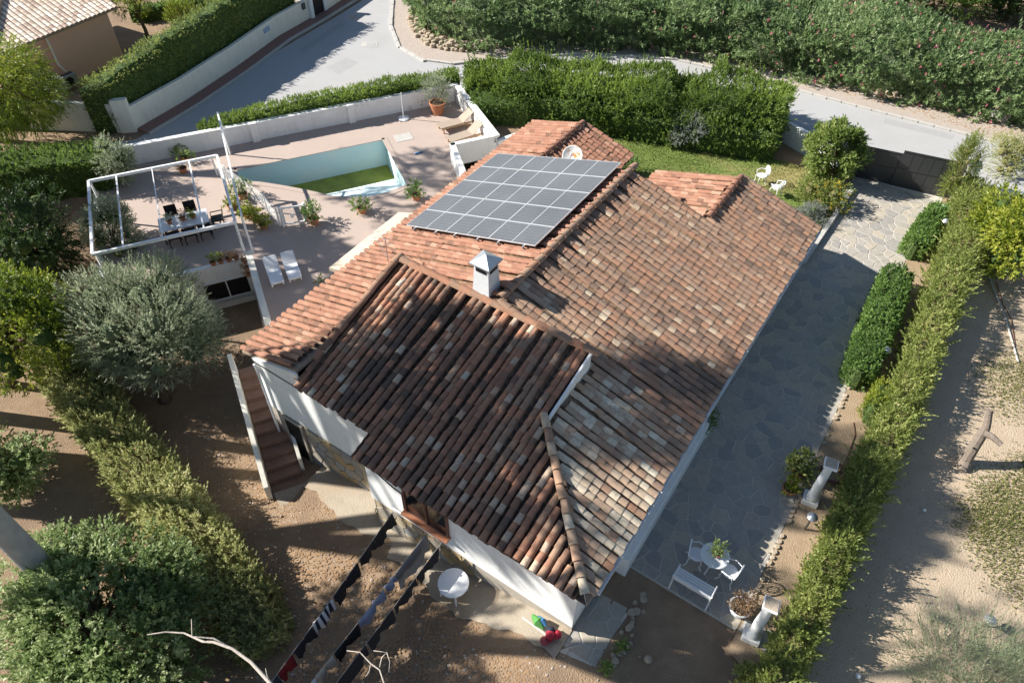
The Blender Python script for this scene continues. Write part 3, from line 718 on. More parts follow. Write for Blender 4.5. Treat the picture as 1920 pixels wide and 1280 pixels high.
# tiles ------------------------------------------------------------
NA = 7
def tile_template(r1=.108, r2=.098, ln=.38, th=.018, lift=.020):
    V_ = []
    arc = lambda r, y, dz_: [(-r*math.cos(PI*k/(NA-1)), y, r*math.sin(PI*k/(NA-1))*.82+dz_) for k in range(NA)]
    V_ = arc(r1, 0, lift)+arc(r2, ln, 0)+arc(r1, 0, lift)+arc(r1-th, 0, lift)+arc(r1-th, .10, lift*.8)
    F_ = [(k, k+1, NA+k+1, NA+k) for k in range(NA-1)]+[(2*NA+k+1, 2*NA+k, 3*NA+k, 3*NA+k+1) for k in range(NA-1)]+[(3*NA+k+1, 3*NA+k, 4*NA+k, 4*NA+k+1) for k in range(NA-1)]
    return np.array(V_), np.array(F_)
TV, TF = tile_template()
PV = np.array([(-.098*math.cos(PI*k/4), y, -.09*math.sin(PI*k/4)+z) for y, z in ((0, .035), (.42, .0)) for k in range(5)])
PF = np.array([(k+1, k, 5+k, 5+k+1) for k in range(4)])
PITCH, EXPO = .265, .285
tiles = []      # (pos, basis, v, slope)
pans = {}
def lay(slope, eave, across, upd, ncol, nrow, keep, m, pm, vfun, r, over=.05, wide=1.0, flat=1.0):
    """eave: point of first column at the eave; across, upd: unit vectors in plan; slope rises SL per metre of plan"""
    across = np.array([*across, 0.]); up3 = n3(np.array([*upd, SL])); nrm = np.cross(across, up3)
    if nrm[2] < 0: nrm = -nrm
    for c in range(ncol):
        wav = r.normal(0, .012); lean = r.normal(0, .004)
        off = r.uniform(-.03, .03)
        for k in range(nrow):
            base = np.array(eave)+across*(c*PITCH+PITCH/2)+up3*(k*EXPO-over+off)
            cen = base+up3*.18
            pc = base+across*PITCH/2
            if keep(*(pc+up3*.18)[:2]):
                pans.setdefault((slope, pm), []).append((pc+nrm*.03, np.stack([across, up3, nrm]), r.uniform()))
            if not keep(*cen[:2]): continue
            a = r.normal(0, .022); X_ = across*math.cos(a)+up3*math.sin(a); Y_ = -across*math.sin(a)+up3*math.cos(a)
            s = r.uniform(.95, 1.05)
            pos = base+across*(wav+lean*k+r.normal(0, .006))+nrm*(.055+r.uniform(0, .014)*flat)+up3*r.normal(0, .01)
            tiles.append((pos, np.stack([X_*s*wide, Y_, nrm*s*flat]), float(np.clip(vfun(cen, r), 0, 1)), slope, m))
r0 = np.random.default_rng(31)
inL = lambda x, y: -16.42 < x < -9.52 and 8.62 < y < 26.68 and not (x > -13.72 and y < 13.74) and not (x > -13.78 and y > 22.66)
inR = lambda x, y: -9.28 < x < -2.4 and 7.62 < y < 26.28 and not (x < -6.12 and y > 22.66) and not (x < -5.9 and y < 13.7) and (y > 7.55+(-2.5-x)+.22 or x < -5.9)
inD = lambda x, y: -13.50 < x < -2.6 and 7.4 < y < 13.60 and not (x < -10.42 and y < 8.36) and (x < -6.12 or (x < -2.5-(y-7.55)-.16 and y < 11.2))
inB = lambda x, y: -13.58 < x < -11.0 and 22.72 < y < 26.68
inW = lambda x, y: -9.72 < x < -6.2 and 22.72 < y < 26.28
streak = lambda p: .22*math.sin(p[1]*2.1)+.2*math.sin(p[1]*5.3+p[0]*.4)
lay(roofL, (-16.3, 8.55, ZE), (0, 1), (1, 0), 70, 27, inL, 'tile_orange', 'tile_pan_orange', lambda p, r: r.normal(.55, .2)-(.5 if r.uniform() < .05 else 0), r0)
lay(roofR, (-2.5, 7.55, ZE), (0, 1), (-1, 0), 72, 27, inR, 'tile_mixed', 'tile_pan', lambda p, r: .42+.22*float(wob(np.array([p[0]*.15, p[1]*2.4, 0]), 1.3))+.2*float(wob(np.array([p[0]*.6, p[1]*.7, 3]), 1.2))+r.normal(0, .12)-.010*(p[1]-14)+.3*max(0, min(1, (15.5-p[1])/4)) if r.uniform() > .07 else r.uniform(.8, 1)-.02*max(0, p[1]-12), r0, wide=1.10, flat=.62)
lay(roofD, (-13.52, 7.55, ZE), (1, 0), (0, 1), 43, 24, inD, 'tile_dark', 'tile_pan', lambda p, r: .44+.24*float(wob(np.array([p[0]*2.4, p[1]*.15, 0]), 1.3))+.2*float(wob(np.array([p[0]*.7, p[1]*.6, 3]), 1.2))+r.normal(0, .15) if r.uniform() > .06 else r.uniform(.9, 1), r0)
lay(roofB, (-11.1, 22.72, zbl(-11.1)), (0, 1), (-1, 0), 16, 11, inB, 'tile_orange', 'tile_pan', lambda p, r: r.normal(.5, .25), r0)
lay(roofW, (-9.6, 22.72, zwl(-9.6)), (0, 1), (1, 0), 15, 14, inW, 'tile_orange', 'tile_pan_orange', lambda p, r: r.normal(.6, .3), r0)
dist = np.array([np.linalg.norm(t[0]-CAM) for t in tiles]); order = np.argsort(dist); near = set(order[:300].tolist())
vmesh = {}
def vtile(m, v, k):
    q = int(v*9.99); key = (m, q, k)
    if key not in vmesh:
        rr = np.random.default_rng(q*7+k); jit = TV*np.array([1+rr.normal(0, .03), 1, 1+rr.normal(0, .05)])
        me = npmesh('roof_tile', jit, TF, np.full(len(TV), (q+.5)/10)); me.materials.append(MATS[m]); vmesh[key] = me
        me.polygons.foreach_set('use_smooth', np.array([True]*(NA-1)+[False]*(2*(NA-1))))
    return vmesh[key]
acc = {}
for i, (pos, B, v, slope, m) in enumerate(tiles):
    if i in near:
        o = bpy.data.objects.new('roof_tile', vtile(m, v, i % 3)); COL.objects.link(o); o.parent = slope; o.matrix_parent_inverse = world_of(slope).inverted()
        M4 = Matrix.Identity(4)
        for a in range(3):
            for b_ in range(3): M4[a][b_] = B[b_][a]
            M4[a][3] = pos[a]
        o.matrix_basis = M4
    else: acc.setdefault((slope, m), []).append((pos, B, v))
def bake(items, T, F, name, m, parent):
    Pn = np.array([i[0] for i in items]); Bn = np.array([i[1] for i in items]); vn = np.array([i[2] for i in items])
    V_ = np.einsum('kj,nji->nki', T, Bn)+Pn[:, None]
    Fn = (F[None]+np.arange(len(items))[:, None, None]*len(T)).reshape(-1, 4)
    o = link(name, npmesh(name, V_.reshape(-1, 3), Fn, np.repeat(vn, len(T))), m, parent, True); tag(o, kind='stuff'); return o
for (slope, m), it in acc.items():
    o = bake(it, TV, TF, 'roof_tiles', m, slope)
    sm = np.tile(np.array([True]*(NA-1)+[False]*(2*(NA-1))), len(it)); o.data.polygons.foreach_set('use_smooth', sm)
for (slope, m), it in pans.items(): bake(it, PV, PF, 'channel_tiles', m, slope)
# ridge, hip and verge caps
CV, CF = tile_template(.155, .125, .50, .025, .04)
cmesh = {}
def caps(p, q, m, vr, slope, lift=.04, step=.42, sc=1.0):
    p = np.array(p, float); q = np.array(q, float); d = n3(q-p); L = np.linalg.norm(q-p); n_ = int(L/step)+1
    a = n3(np.cross(d, [0, 0, 1])); nn = np.cross(a, d)
    for k in range(n_):
        v = int(np.clip(r0.uniform(*vr), 0, .99)*10); key = (m, v)
        if key not in cmesh:
            me = npmesh('ridge_tile', CV, CF, np.full(len(CV), v/10+.05)); me.materials.append(MATS[m]); cmesh[key] = me
        o = bpy.data.objects.new('ridge_tile', cmesh[key]); COL.objects.link(o); o.parent = slope; o.matrix_parent_inverse = world_of(slope).inverted()
        pos = p+d*(k*step)+nn*(lift+r0.uniform(0, .015)); w_ = r0.normal(0, .025); x = (a*math.cos(w_)+d*math.sin(w_))*sc; y = -a*math.sin(w_)+d*math.cos(w_)
        M4 = Matrix.Identity(4)
        for i_ in range(3): M4[i_][0] = x[i_]; M4[i_][1] = y[i_]; M4[i_][2] = nn[i_]*sc; M4[i_][3] = pos[i_]
        o.matrix_basis = M4
zrg = zl(-9.4)
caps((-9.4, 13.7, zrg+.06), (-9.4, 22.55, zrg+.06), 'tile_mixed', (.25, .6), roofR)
caps((-6.05, 22.75, zr(-6.05)+.06), (-6.05, 26.0, zr(-6.05)+.06), 'tile_orange', (.1, .5), roofR)
caps((-13.7, 22.75, zl(-13.7)+.06), (-13.7, 26.4, zl(-13.7)+.06), 'tile_orange', (.1, .5), roofL)
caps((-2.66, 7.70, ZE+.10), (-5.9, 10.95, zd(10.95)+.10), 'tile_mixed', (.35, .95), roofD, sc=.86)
caps((-13.4, 13.62, zd(13.62)+.04), (-6.2, 13.62, zd(13.62)+.04), 'tile_dark', (.3, .8), roofD, lift=.024)
caps((-13.54, 8.5, zd(8.5)+.06), (-13.54, 13.4, zd(13.4)+.06), 'tile_dark', (.1, .7), roofD, lift=.03, sc=.85)
# chimney
ch = MB(); cx, cy = -10.15, 14.0
ch.add([(cx-.36, cy-.36, 3.3), (cx+.36, cy-.36, 3.3), (cx+.36, cy+.36, 3.3), (cx-.36, cy+.36, 3.3)]+[(cx+a*.27, cy+b_*.27, 5.35) for a, b_ in ((-1, -1), (1, -1), (1, 1), (-1, 1))],
       [(3, 2, 1, 0), (4, 5, 6, 7), (0, 1, 5, 4), (1, 2, 6, 5), (2, 3, 7, 6), (3, 0, 4, 7)])
mat('chimney_paint', (.66, .68, .70), .7, (.54, .56, .58), 2.5, .6, .1, 30, drip=(.42, .42, .42))
cho = ch.build('chimney', 'chimney_paint', H, True)
cv = MB()
for sx, sy in ((0, -1), (1, 0), (0, 1), (-1, 0)):
    if sx: cv.box(cx+sx*.27-.03+(.005*sx), cx+sx*.27+.03+(.005*sx), cy-.19, cy+.19, 5.12, 5.30)
    else: cv.box(cx-.19, cx+.19, cy+sy*.27-.03+(.005*sy), cy+sy*.27+.03+(.005*sy), 5.12, 5.30)
cv.build('vent', 'black', cho, True)
cp = MB(); k = .38
cp.add([(cx-k, cy-k, 5.36), (cx+k, cy-k, 5.36), (cx+k, cy+k, 5.36), (cx-k, cy+k, 5.36), (cx-k, cy-k, 5.42), (cx+k, cy-k, 5.42), (cx+k, cy+k, 5.42), (cx-k, cy+k, 5.42), (cx, cy, 5.66)],
       [(3, 2, 1, 0), (0, 1, 5, 4), (1, 2, 6, 5), (2, 3, 7, 6), (3, 0, 4, 7), (4, 5, 8), (5, 6, 8), (6, 7, 8), (7, 4, 8)])
cp.build('cowl', 'zinc', cho, True)
# porch parapet and flat canopy
pp = MB(); pp.prism([(-2.72, 9.9), (-2.33, 9.9), (-2.40, 15.8), (-2.72, 15.8)], -.05, .92)
pp.build('porch_parapet', 'white_wall', H, True, bevel=.02)
pf = MB(); pf.box(-2.80, -2.36, 15.82, 16.3, 0, .5); pf.build('porch_planter', 'white_wall', H, True)
MB().prism([(-17.15, 13.5), (-16.32, 13.75), (-16.32, 18.2), (-17.25, 17.7)], 1.86, 2.02).build('canopy', 'cream_slab', H, True)
MB().box(-17.0, -16.8, 13.8, 14.0, .03, 1.86).build('canopy_post', 'white_wall', H, True)

# ------------------------------------------------------------------ solar array on rails
SA = thing('solar_array', 'black solar panels with silver frames on the orange roof slope', 'solar panels', (-12.7, 19.5, 3.4))
def solar_mat():
    m = bpy.data.materials.new('solar_cells'); m.use_nodes = True; t = m.node_tree; p = t.nodes['Principled BSDF']
    tc = t.nodes.new('ShaderNodeTexCoord'); br = t.nodes.new('ShaderNodeTexBrick')
    br.offset = 0; br.inputs['Color1'].default_value = (.05, .055, .064, 1); br.inputs['Color2'].default_value = (.062, .068, .078, 1)
    br.inputs['Mortar'].default_value = (.24, .25, .26, 1); br.inputs['Scale'].default_value = 1
    br.inputs['Mortar Size'].default_value = .005; br.inputs['Brick Width'].default_value = .098; br.inputs['Row Height'].default_value = .19
    t.links.new(tc.outputs['Object'], br.inputs['Vector'])
    g = t.nodes.new('ShaderNodeNewGeometry'); nz_ = t.nodes.new('ShaderNodeTexNoise'); nz_.inputs['Scale'].default_value = .45; nz_.inputs['Detail'].default_value = 6
    t.links.new(g.outputs['Position'], nz_.inputs['Vector'])
    mu = t.nodes.new('ShaderNodeMath'); mu.operation = 'MULTIPLY'; mu.inputs[1].default_value = .34; t.links.new(nz_.outputs[0], mu.inputs[0])
    mx = t.nodes.new('ShaderNodeMix'); mx.data_type = 'RGBA'; mx.inputs[7].default_value = (.34, .33, .31, 1)
    t.links.new(mu.outputs[0], mx.inputs[0]); t.links.new(br.outputs['Color'], mx.inputs[6]); t.links.new(mx.outputs[2], p.inputs['Base Color'])
    p.inputs['Roughness'].default_value = .2; p.inputs['Specular IOR Level'].default_value = .5
    p.inputs['Coat Weight'].default_value = .25; p.inputs['Coat Roughness'].default_value = .3
    MATS['solar_cells'] = m
solar_mat()
up3 = n3(np.array([1, 0, SL])); nrm = n3(np.array([-SL, 0, 1])); A3 = np.array([0., 1, 0])
PL, PWd = 2.03, 1.235
org = np.array([-15.62, 16.45, zl(-15.62)])+nrm*.30
pan_o = None
def pmat(pos):
    M4 = Matrix.Identity(4)
    for i in range(3): M4[i][0] = up3[i]; M4[i][1] = A3[i]; M4[i][2] = nrm[i]; M4[i][3] = pos[i]
    return M4
cell = MB().box(.02, PL-.02, .02, PWd-.02, 0, .028).mesh('cells')
fr = MB()
fr.box(.004, PL-.004, .004, .022, -.005, .035); fr.box(.004, PL-.004, PWd-.022, PWd-.004, -.005, .035)
fr.box(.004, .022, .022, PWd-.022, -.005, .035); fr.box(PL-.022, PL-.004, .022, PWd-.022, -.005, .035); fr.box(PL/2-.012, PL/2+.012, .022, PWd-.022, .02, .031)
frm = fr.mesh('frame'); cell.materials.append(MATS['solar_cells']); frm.materials.append(MATS['panel_frame'])
for i in range(3):
    for j in range(5):
        o = bpy.data.objects.new('panel', cell); COL.objects.link(o); o.parent = SA; o.matrix_parent_inverse = world_of(SA).inverted()
        o.matrix_basis = pmat(org+up3*(i*PL)+A3*(j*(PWd+.01)))
        f = bpy.data.objects.new('frame', frm); COL.objects.link(f); f.parent = o
for i in range(3):
    for k in (.45, 1.55):
        a = org+up3*(i*PL+k)-nrm*.05-A3*.12; MB().bar(a, a+A3*6.5, .05, .05, up=nrm).build('rail', 'rail', SA, True)
        for j in (0.05, 2.2, 4.4, 6.3): MB().bar(a+A3*j, a+A3*j-nrm*.2, .06, .03).build('bracket', 'rail', SA, True)

# satellite dish and aerial on the roof
dp_ = np.array([-12.35, 23.3, zbl(-12.35)+.15])
D = thing('satellite_dish', 'round white satellite dish streaked with rust on the roof', 'satellite dish', dp_)
dd = n3(np.array([.22, -.75, .62])); mb = MB(); rings = [(0., 0.), (.14, .012), (.28, .05), (.40, .10), (.43, .115), (.43, .09)]
a = n3(np.cross(dd, [0, 0, 1])); b_ = np.cross(a, dd); cen = np.array([0, 0, .75])
V_ = []
for rr, h in rings:
    for k in range(24): t = 2*PI*k/24; V_.append(cen+rr*(a*math.cos(t)+b_*math.sin(t))*(1.0)+dd*h)
F_ = [(i*24+k, i*24+(k+1) % 24, (i+1)*24+(k+1) % 24, (i+1)*24+k) for i in range(5) for k in range(24)]
mb.add(V_, F_); mb.build('dish', 'dish_white', D, smooth=True)
MB().path([(0, 0, -.25), (0, 0, .7), cen-dd*.02], .025, 8).build('mast', 'grey_metal', D)
MB().path([cen-b_*.4+dd*.1, cen-b_*.28+dd*.42, cen+dd*.5], .012, 6).build('feed_arm', 'grey_metal', D)
MB().lathe([(.03, -.05), (.04, 0), (.03, .06)], 10, cen+dd*.5).build('receiver', 'white_plastic', D, smooth=True)
ap = np.array([-14.55, 14.1, zl(-14.55)+.05])
An = thing('roof_aerial', 'thin metal television aerial beside the dark roof corner', 'aerial', ap)
MB().path([(0, 0, 0), (0, 0, 1.35)], .016, 6).build('mast', 'grey_metal', An)
MB().path([(-.75, .35, 1.2), (.35, -.15, 1.3)], .010, 6).build('boom', 'grey_metal', An)
for k in range(4): q = np.array([-.6+.28*k, .28-.13*k, 1.21+.025*k]); MB().path([q-[.12, .26, 0], q+[.12, .26, 0]], .007, 5).build('element', 'grey_metal', An)
MB().path([(0, 0, .5), (-.7, .3, .75), (-1.0, .2, .65)], .010, 6).build('arm', 'grey_metal', An)

# ------------------------------------------------------------------ pool terrace
pool_uv = [(.5, -7.2), (8.1, -7.2), (8.05, -2.65), (6.9, -2.35), (5.8, -2.35), (4.3, -3.1), (3.4, -3.95), (2.5, -4.7), (1.5, -5.45), (.5, -6.0)]
PW_ = [uv(*p)[:2] for p in pool_uv]
outer = [uv(-5.6, -9.4)[:2], uv(12.9, -9.4)[:2], uv(12.9, -4.0)[:2], uv(10.65, -4.0)[:2], np.array([-17.9, 23.0]), np.array([-15.6, 21.7]), np.array([-15.6, 9.6]), np.array([-17.25, 10.05]), O0, uv(-5.6, 0)[:2]]
import bmesh
bm = bmesh.new()
ov = [bm.verts.new((p[0], p[1], .03)) for p in outer]; iv = [bm.verts.new((p[0], p[1], .03)) for p in PW_]
eds = [bm.edges.new((L_[i], L_[(i+1) % len(L_)])) for L_ in (ov, iv) for i in range(len(L_))]
bmesh.ops.triangle_fill(bm, use_beauty=True, use_dissolve=False, edges=eds)
for f in list(bm.faces):
    c = f.calc_center_median()
    q = np.array([c.x, c.y]); ins = False; j = len(PW_)-1
    for i in range(len(PW_)):
        if (PW_[i][1] > q[1]) != (PW_[j][1] > q[1]) and q[0] < (PW_[j][0]-PW_[i][0])*(q[1]-PW_[i][1])/(PW_[j][1]-PW_[i][1])+PW_[i][0]: ins = not ins
        j = i
    if ins: bm.faces.remove(f)
bmesh.ops.recalc_face_normals(bm, faces=bm.faces)
if sum(f.normal.z for f in bm.faces) < 0: bmesh.ops.reverse_faces(bm, faces=bm.faces)
me = bpy.data.meshes.new('pool_terrace'); bm.to_mesh(me); bm.free()
ter = link('pool_terrace', me, 'terrace'); tag(ter, kind='structure')
# retaining walls under the terrace edge
rw = thing('retaining_wall', 'white retaining wall with a sliding window below the terrace', 'wall', uv(0, 0, -2.2))
def wallseg(mb, p, q, th, z0, z1):
    p = np.array(p[:2], float); q = np.array(q[:2], float); d = n3(q-p); n = np.array([-d[1], d[0]])*th/2
    mb.prism([p+n, q+n, q-n, p-n][::-1], z0, z1); return mb
m_ = MB(); wallseg(m_, uv(-5.75, -.1), uv(.02, -.1), .2, -2.6, .12); wallseg(m_, uv(-5.7, -9.4), uv(-5.7, -.2), .2, -2.6, .1)
m_.build('wall', 'white_wall', rw, True)
wd = MB(); wallseg(wd, uv(-2.05, .01), uv(-.25, .01), .05, -1.62, -.72); wd_ = wd.build('window', 'dark_glass', rw, True)
wf = MB()
for u in (-2.09, -1.15, -.25): wallseg(wf, uv(u, .03), uv(u+.05, .03), .07, -1.66, -.68)
wallseg(wf, uv(-2.04, .03), uv(-.25, .03), .07, -1.68, -1.63); wallseg(wf, uv(-2.04, .03), uv(-.25, .03), .07, -.72, -.67)
wf.build('frame', 'white_paint', wd_, True)
wallseg(MB(), uv(-2.3, .1), uv(-.1, .1), .22, -1.75, -1.69).build('sill', 'kerb', wd_, True)
tp = thing('terrace_parapet', 'long narrow white parapet from the corner pots to the stairs', 'wall', uv(0, 0, 0))
m_ = MB(); wallseg(m_, uv(.12, .0), uv(.12, 5.2), .2, -2.6, .42); m_.build('wall', 'white_wall', tp, True)
cpg = MB(); wallseg(cpg, uv(.12, -.03), uv(.12, 5.25), .26, .42, .47); cpg.build('coping', 'cream_wall', tp, True)
# white wall round the pool
pwl = thing('pool_wall', 'white wall between the pool terrace and the road hedge', 'wall', uv(4, -9.4, 0))
m_ = MB(); wallseg(m_, uv(-4.4, -9.5), uv(13.0, -9.5), .2, -.2, .98); m_.build('wall', 'white_wall', pwl, True)
m_ = MB(); wallseg(m_, uv(-4.45, -9.5), uv(13.05, -9.5), .27, .98, 1.03); m_.build('coping', 'white_paint', pwl, True)
for u in (2.0, 7.0): wallseg(MB(), uv(u-.18, -9.36), uv(u+.18, -9.36), .2, .03, 1.06).build('pier', 'white_wall', pwl, True)
gwl = thing('garden_side_wall', 'thick white wall with openwork blocks beside the taupe loungers', 'wall', uv(12.9, -7, 0))
m_ = MB(); wallseg(m_, uv(13.0, -9.3), uv(13.0, -3.75), .3, -.2, .62); wallseg(m_, uv(12.85, -3.88), uv(10.6, -3.88), .25, -.2, .98); wallseg(m_, uv(10.72, -3.98), (-17.2, 22.35), .25, -.2, .98)
m_.build('wall', 'white_wall', gwl, True)
m_ = MB(); wallseg(m_, uv(13.0, -9.3), uv(13.0, -3.75), .32, .9, 1.0); m_.build('coping', 'white_wall', gwl, True)
for k in range(19):
    v0 = -9.15+k*.29
    m_ = MB(); wallseg(m_, uv(13.0, v0), uv(13.0, v0+.06), .22, .62, .9); wallseg(m_, uv(13.0, v0+.06), uv(13.0, v0+.2), .12, .72, .78); m_.build('openwork_block', 'white_wall', gwl, True)
# far flower wall between terrace and lawn with pots let into it
fwl = thing('flower_wall', 'grey white garden wall with clay pots fixed along its face', 'wall', (-18.5, 27.5, 0))
m_ = MB(); wallseg(m_, uv(13.0, -3.7), (-17.3, 28.9), .2, -.2, .75); wallseg(m_, (-17.35, 28.9), (-16.7, 28.0), .2, -.2, .85); m_.build('wall', 'white_wall', fwl, True)
pts = [np.array(uv(13.0, -3.7)[:2])+(np.array([-17.3, 28.9])-uv(13.0, -3.7)[:2])*k for k in (.2, .38, .57)]
for p in pts:
    q = thing('wall_pot', 'small clay pot fixed on the flower wall, '+['nearest the thick white wall', 'middle one of three', 'nearest the lawn end'][len([1 for z_ in bpy.data.objects if z_.name.startswith('wall_pot')])], 'pot', (p[0]+.12, p[1]-.1, .45), 0, 'pots on the flower wall')
    MB().lathe([(.05, -.1), (.10, 0), (.11, .04), (.09, .04)], 10).build('pot', 'terracotta', q); MB().lathe([(.08, .02), (.03, .05)], 8).build('soil', 'soil', q)
# rocks and border under the dark hedge
# pool basin
PO = thing('swimming_pool', 'half empty pale blue pool with green algae in the deep end', 'swimming pool', uv(4.3, -5, 0))
zf = lambda v: -1.62 if v < -6.0 else -1.62+(v+6.0)*.30
mb = MB(); n_ = len(PW_)
for i in range(n_):
    j = (i+1) % n_; p, q = PW_[i], PW_[j]; sub = 6
    for k in range(sub):
        a0 = p+(q-p)*k/sub; a1 = p+(q-p)*(k+1)/sub
        va = pool_uv[i][1]+(pool_uv[j][1]-pool_uv[i][1])*k/sub; vb_ = pool_uv[i][1]+(pool_uv[j][1]-pool_uv[i][1])*(k+1)/sub
        mb.add([(*a0, zf(va)), (*a1, zf(vb_)), (*a1, .028), (*a0, .028)], [(0, 1, 2, 3)])
mb.build('basin_wall', 'pool_wall', PO, True)
mb = MB(); us = np.linspace(.4, 8.2, 14); vs_ = np.linspace(-7.25, -2.2, 18)
for i in range(13):
    for j in range(17): mb.add([uv(us[a], vs_[b_], zf(vs_[b_])-.002) for a, b_ in ((i, j), (i+1, j), (i+1, j+1), (i, j+1))], [(0, 1, 2, 3)])
mb.build('basin_floor', 'pool_floor', PO, True)
mb = MB(); mb.add([uv(.52, -7.19, -1.56), uv(8.08, -7.19, -1.56), uv(8.06, -5.85, -1.56), uv(6, -5.75, -1.56), uv(3.5, -5.6, -1.56), uv(.52, -5.6, -1.56)], [(0, 1, 2, 3, 4, 5)]); mb.build('algae_water', 'algae', PO, True)
cg = MB()
for i in range(n_):
    j = (i+1) % n_; cg.bar((*PW_[i], .035), (*PW_[j], .035), .28, .03)
cg.build('pool_edge', 'terrace', PO, True)
m_ = MB(); wallseg(m_, uv(8.6, -6.9), uv(9.5, -6.9), .7, .03, .045); tag(m_.build('pool_hatch', 'kerb'), 'square grey hatch cover set in the deck past the pool', 'hatch')
# stairs down to the yard
st = thing('garden_stairs', 'terracotta tiled stairs with white side walls going down to the yard', 'stairs', (-16, 8.6, -2.2))
sA = np.array([-17.35, 10.0]); nst = 11; run = .40; rise = 2.2/nst
for k in range(nst):
    p = sA+Vv*(k*run); q = sA+Vv*((k+1)*run); wdt = U*-1.12
    m_ = MB(); m_.prism([p, q, q+wdt, p+wdt], -2.5, .03-(k+1)*rise); m_.build('step', 'step_tile', st, True, bevel=.01)
pa = MB(); e = U*-1.14; e2 = U*-1.30; L0 = sA-Vv*.1; L1 = sA+Vv*(nst*run+.15)
pa.prism([L0+e, L1+e, L1+e2, L0+e2], -2.5, [.62, -1.45, -1.45, .62]); pa.build('side_wall', 'cream_wall', st, True)
pa = MB(); e = U*.02; e2 = U*.14; L0 = sA+Vv*.9; L1 = sA+Vv*(nst*run-.6)
pa.prism([L0+e, L1+e, L1+e2, L0+e2], -2.5, [-.1, -1.5, -1.5, -.1]); pa.build('inner_wall', 'cream_wall', st, True)
m_ = MB(); pz = sA+Vv*(nst*run); m_.prism([pz+U*.25, pz+Vv*.8+U*.45, pz+Vv*.9-U*.9, pz-U*1.1], -2.4, -2.13); m_.build('landing', 'old_concrete', st, True)
# pergola
PG = thing('pergola', 'white steel pergola frame over the dining table', 'pergola', uv(-2.6, -2.5, .03))
zt = 2.12; c4 = [(-5.3, -5.1), (.0, -5.1), (.0, .15), (-5.3, .15)]
for i in range(4): MB().bar(uv(*c4[i], zt), uv(*c4[(i+1) % 4], zt), .1, .12).build('beam', 'white_paint', PG, True)
for c in c4: MB().bar(uv(c[0]+(.05 if c[0] < -1 else -.02), c[1]+(.04 if c[1] < -1 else -.25), .03), uv(c[0]+(.05 if c[0] < -1 else -.02), c[1]+(.04 if c[1] < -1 else -.25), zt-.05), .08, .08).build('post', 'white_paint', PG, True)
for u in (-4.2, -2.75, -1.2): MB().bar(uv(u, -5.05, zt+.02), uv(u, .1, zt+.02), .035 if u == -2.75 else .06, .05).build('rafter', 'white_paint', PG, True)
MB().bar(uv(.55, -8.6, 2.3), uv(.30, .1, 2.25), .07, .09).build('tie_beam', 'white_paint', PG, True)
MB().bar(uv(.55, -8.6, .03), uv(.55, -8.6, 2.3), .07, .07).build('post', 'white_paint', PG, True)
MB().bar(uv(.30, .05, .4), uv(.30, .05, 2.22), .07, .07).build('post', 'white_paint', PG, True)

# ------------------------------------------------------------------ pots and plants
def plant(parent, c, rad, n, m, seed, L=.09, Wd=.04, ln=.16, nl=7, spread=1.0, name='plant', clumps=7, upb=.7, cr=.5):
    return crown(c, rad, n, m, parent, np.random.default_rng(seed), ln, nl, L, Wd, spread, clumps, cr, upb, name, world=False)[0]
def pot(loc, label, r=.22, h=.32, pm='terracotta', m='leaf_box', rad=(.35, .35, .3), n=90, seed=1, group='potted plants on the terrace', name='potted_plant', rim=True, **kw):
    t = thing(name, label, 'potted plant', loc, 0, group)
    pr = [(r*.68, 0), (r*.72, .02), (r*.93, h*.82), (r*1.06, h*.83), (r*1.06, h), (r*.92, h), (r*.9, h*.9)]
    MB().lathe(pr, 16).build('pot', pm, t, smooth=False)
    MB().lathe([(r*.88, h*.9), (r*.1, h*.93)], 12).build('soil', 'soil', t)
    if n:
        plant(t, (0, 0, h+rad[2]*.75), rad, n, m, seed, **kw)
        mb = MB(); rr = np.random.default_rng(seed)
        for k in range(4): mb.path([(0, 0, h*.9), (rr.normal(0, rad[0]*.4), rr.normal(0, rad[1]*.4), h+rad[2])], [.014, .006], 5)
        mb.build('stem', 'bark', t)
    return t
G0 = .03
pot(at(590, 420), 'dense green shrub in a clay pot right of the pool gate', .24, .34, m='leaf_box', rad=(.42, .42, .42), n=170, seed=2)
pot(at(680, 399), 'sparse leafy plant in a clay pot at the middle of the pool edge', .22, .3, m='leaf_box', rad=(.42, .36, .32), n=80, seed=3, L=.11, Wd=.05)
pot(at(781, 374), 'leafy plant in a clay pot nearest the solar panels', .22, .3, m='leaf_box', rad=(.40, .40, .32), n=90, seed=4, L=.11, Wd=.05)
pot(at(457, 372), 'dark green plant in a clay pot behind the white net fence', .22, .3, m='leaf_deep', rad=(.5, .4, .34), n=110, seed=5, L=.12, Wd=.05)
pot(at(821, 213), 'big orange clay pot with a tall olive green shrub by the wall corner', .42, .68, m='leaf_olive', rad=(.8, .8, .85), n=420, seed=6, ln=.26, nl=9, L=.1, Wd=.03, spread=.8, clumps=16, cr=.34)
pot(at(345, 324), 'small clay pot standing behind the pergola', .2, .3, m='leaf_dry', rad=(.2, .2, .14), n=25, seed=7)
pot(at(349, 302), 'low bright green plant against the pool wall', .22, .22, m='leaf_bright', rad=(.75, .35, .2), n=110, seed=8)
for k, (x, y, l) in enumerate(((466, 408, 'yellow green potted plant at the left end of the fence row'), (480, 416, 'yellow green potted plant in the middle of the fence row'), (496, 428, 'yellow flowering plant in a clay pot at the front of the fence row'), (436, 392, 'potted yellow green plant under the pergola corner post'))):
    pot(at(x, y), l, .2, .25, m='leaf_lime', rad=(.34, .3, .24), n=80, seed=20+k, L=.1, Wd=.045)
pot(at(452, 405), 'small black bucket by the fence plants', .13, .24, pm='black', n=0, name='bucket')['category'] = 'bucket'
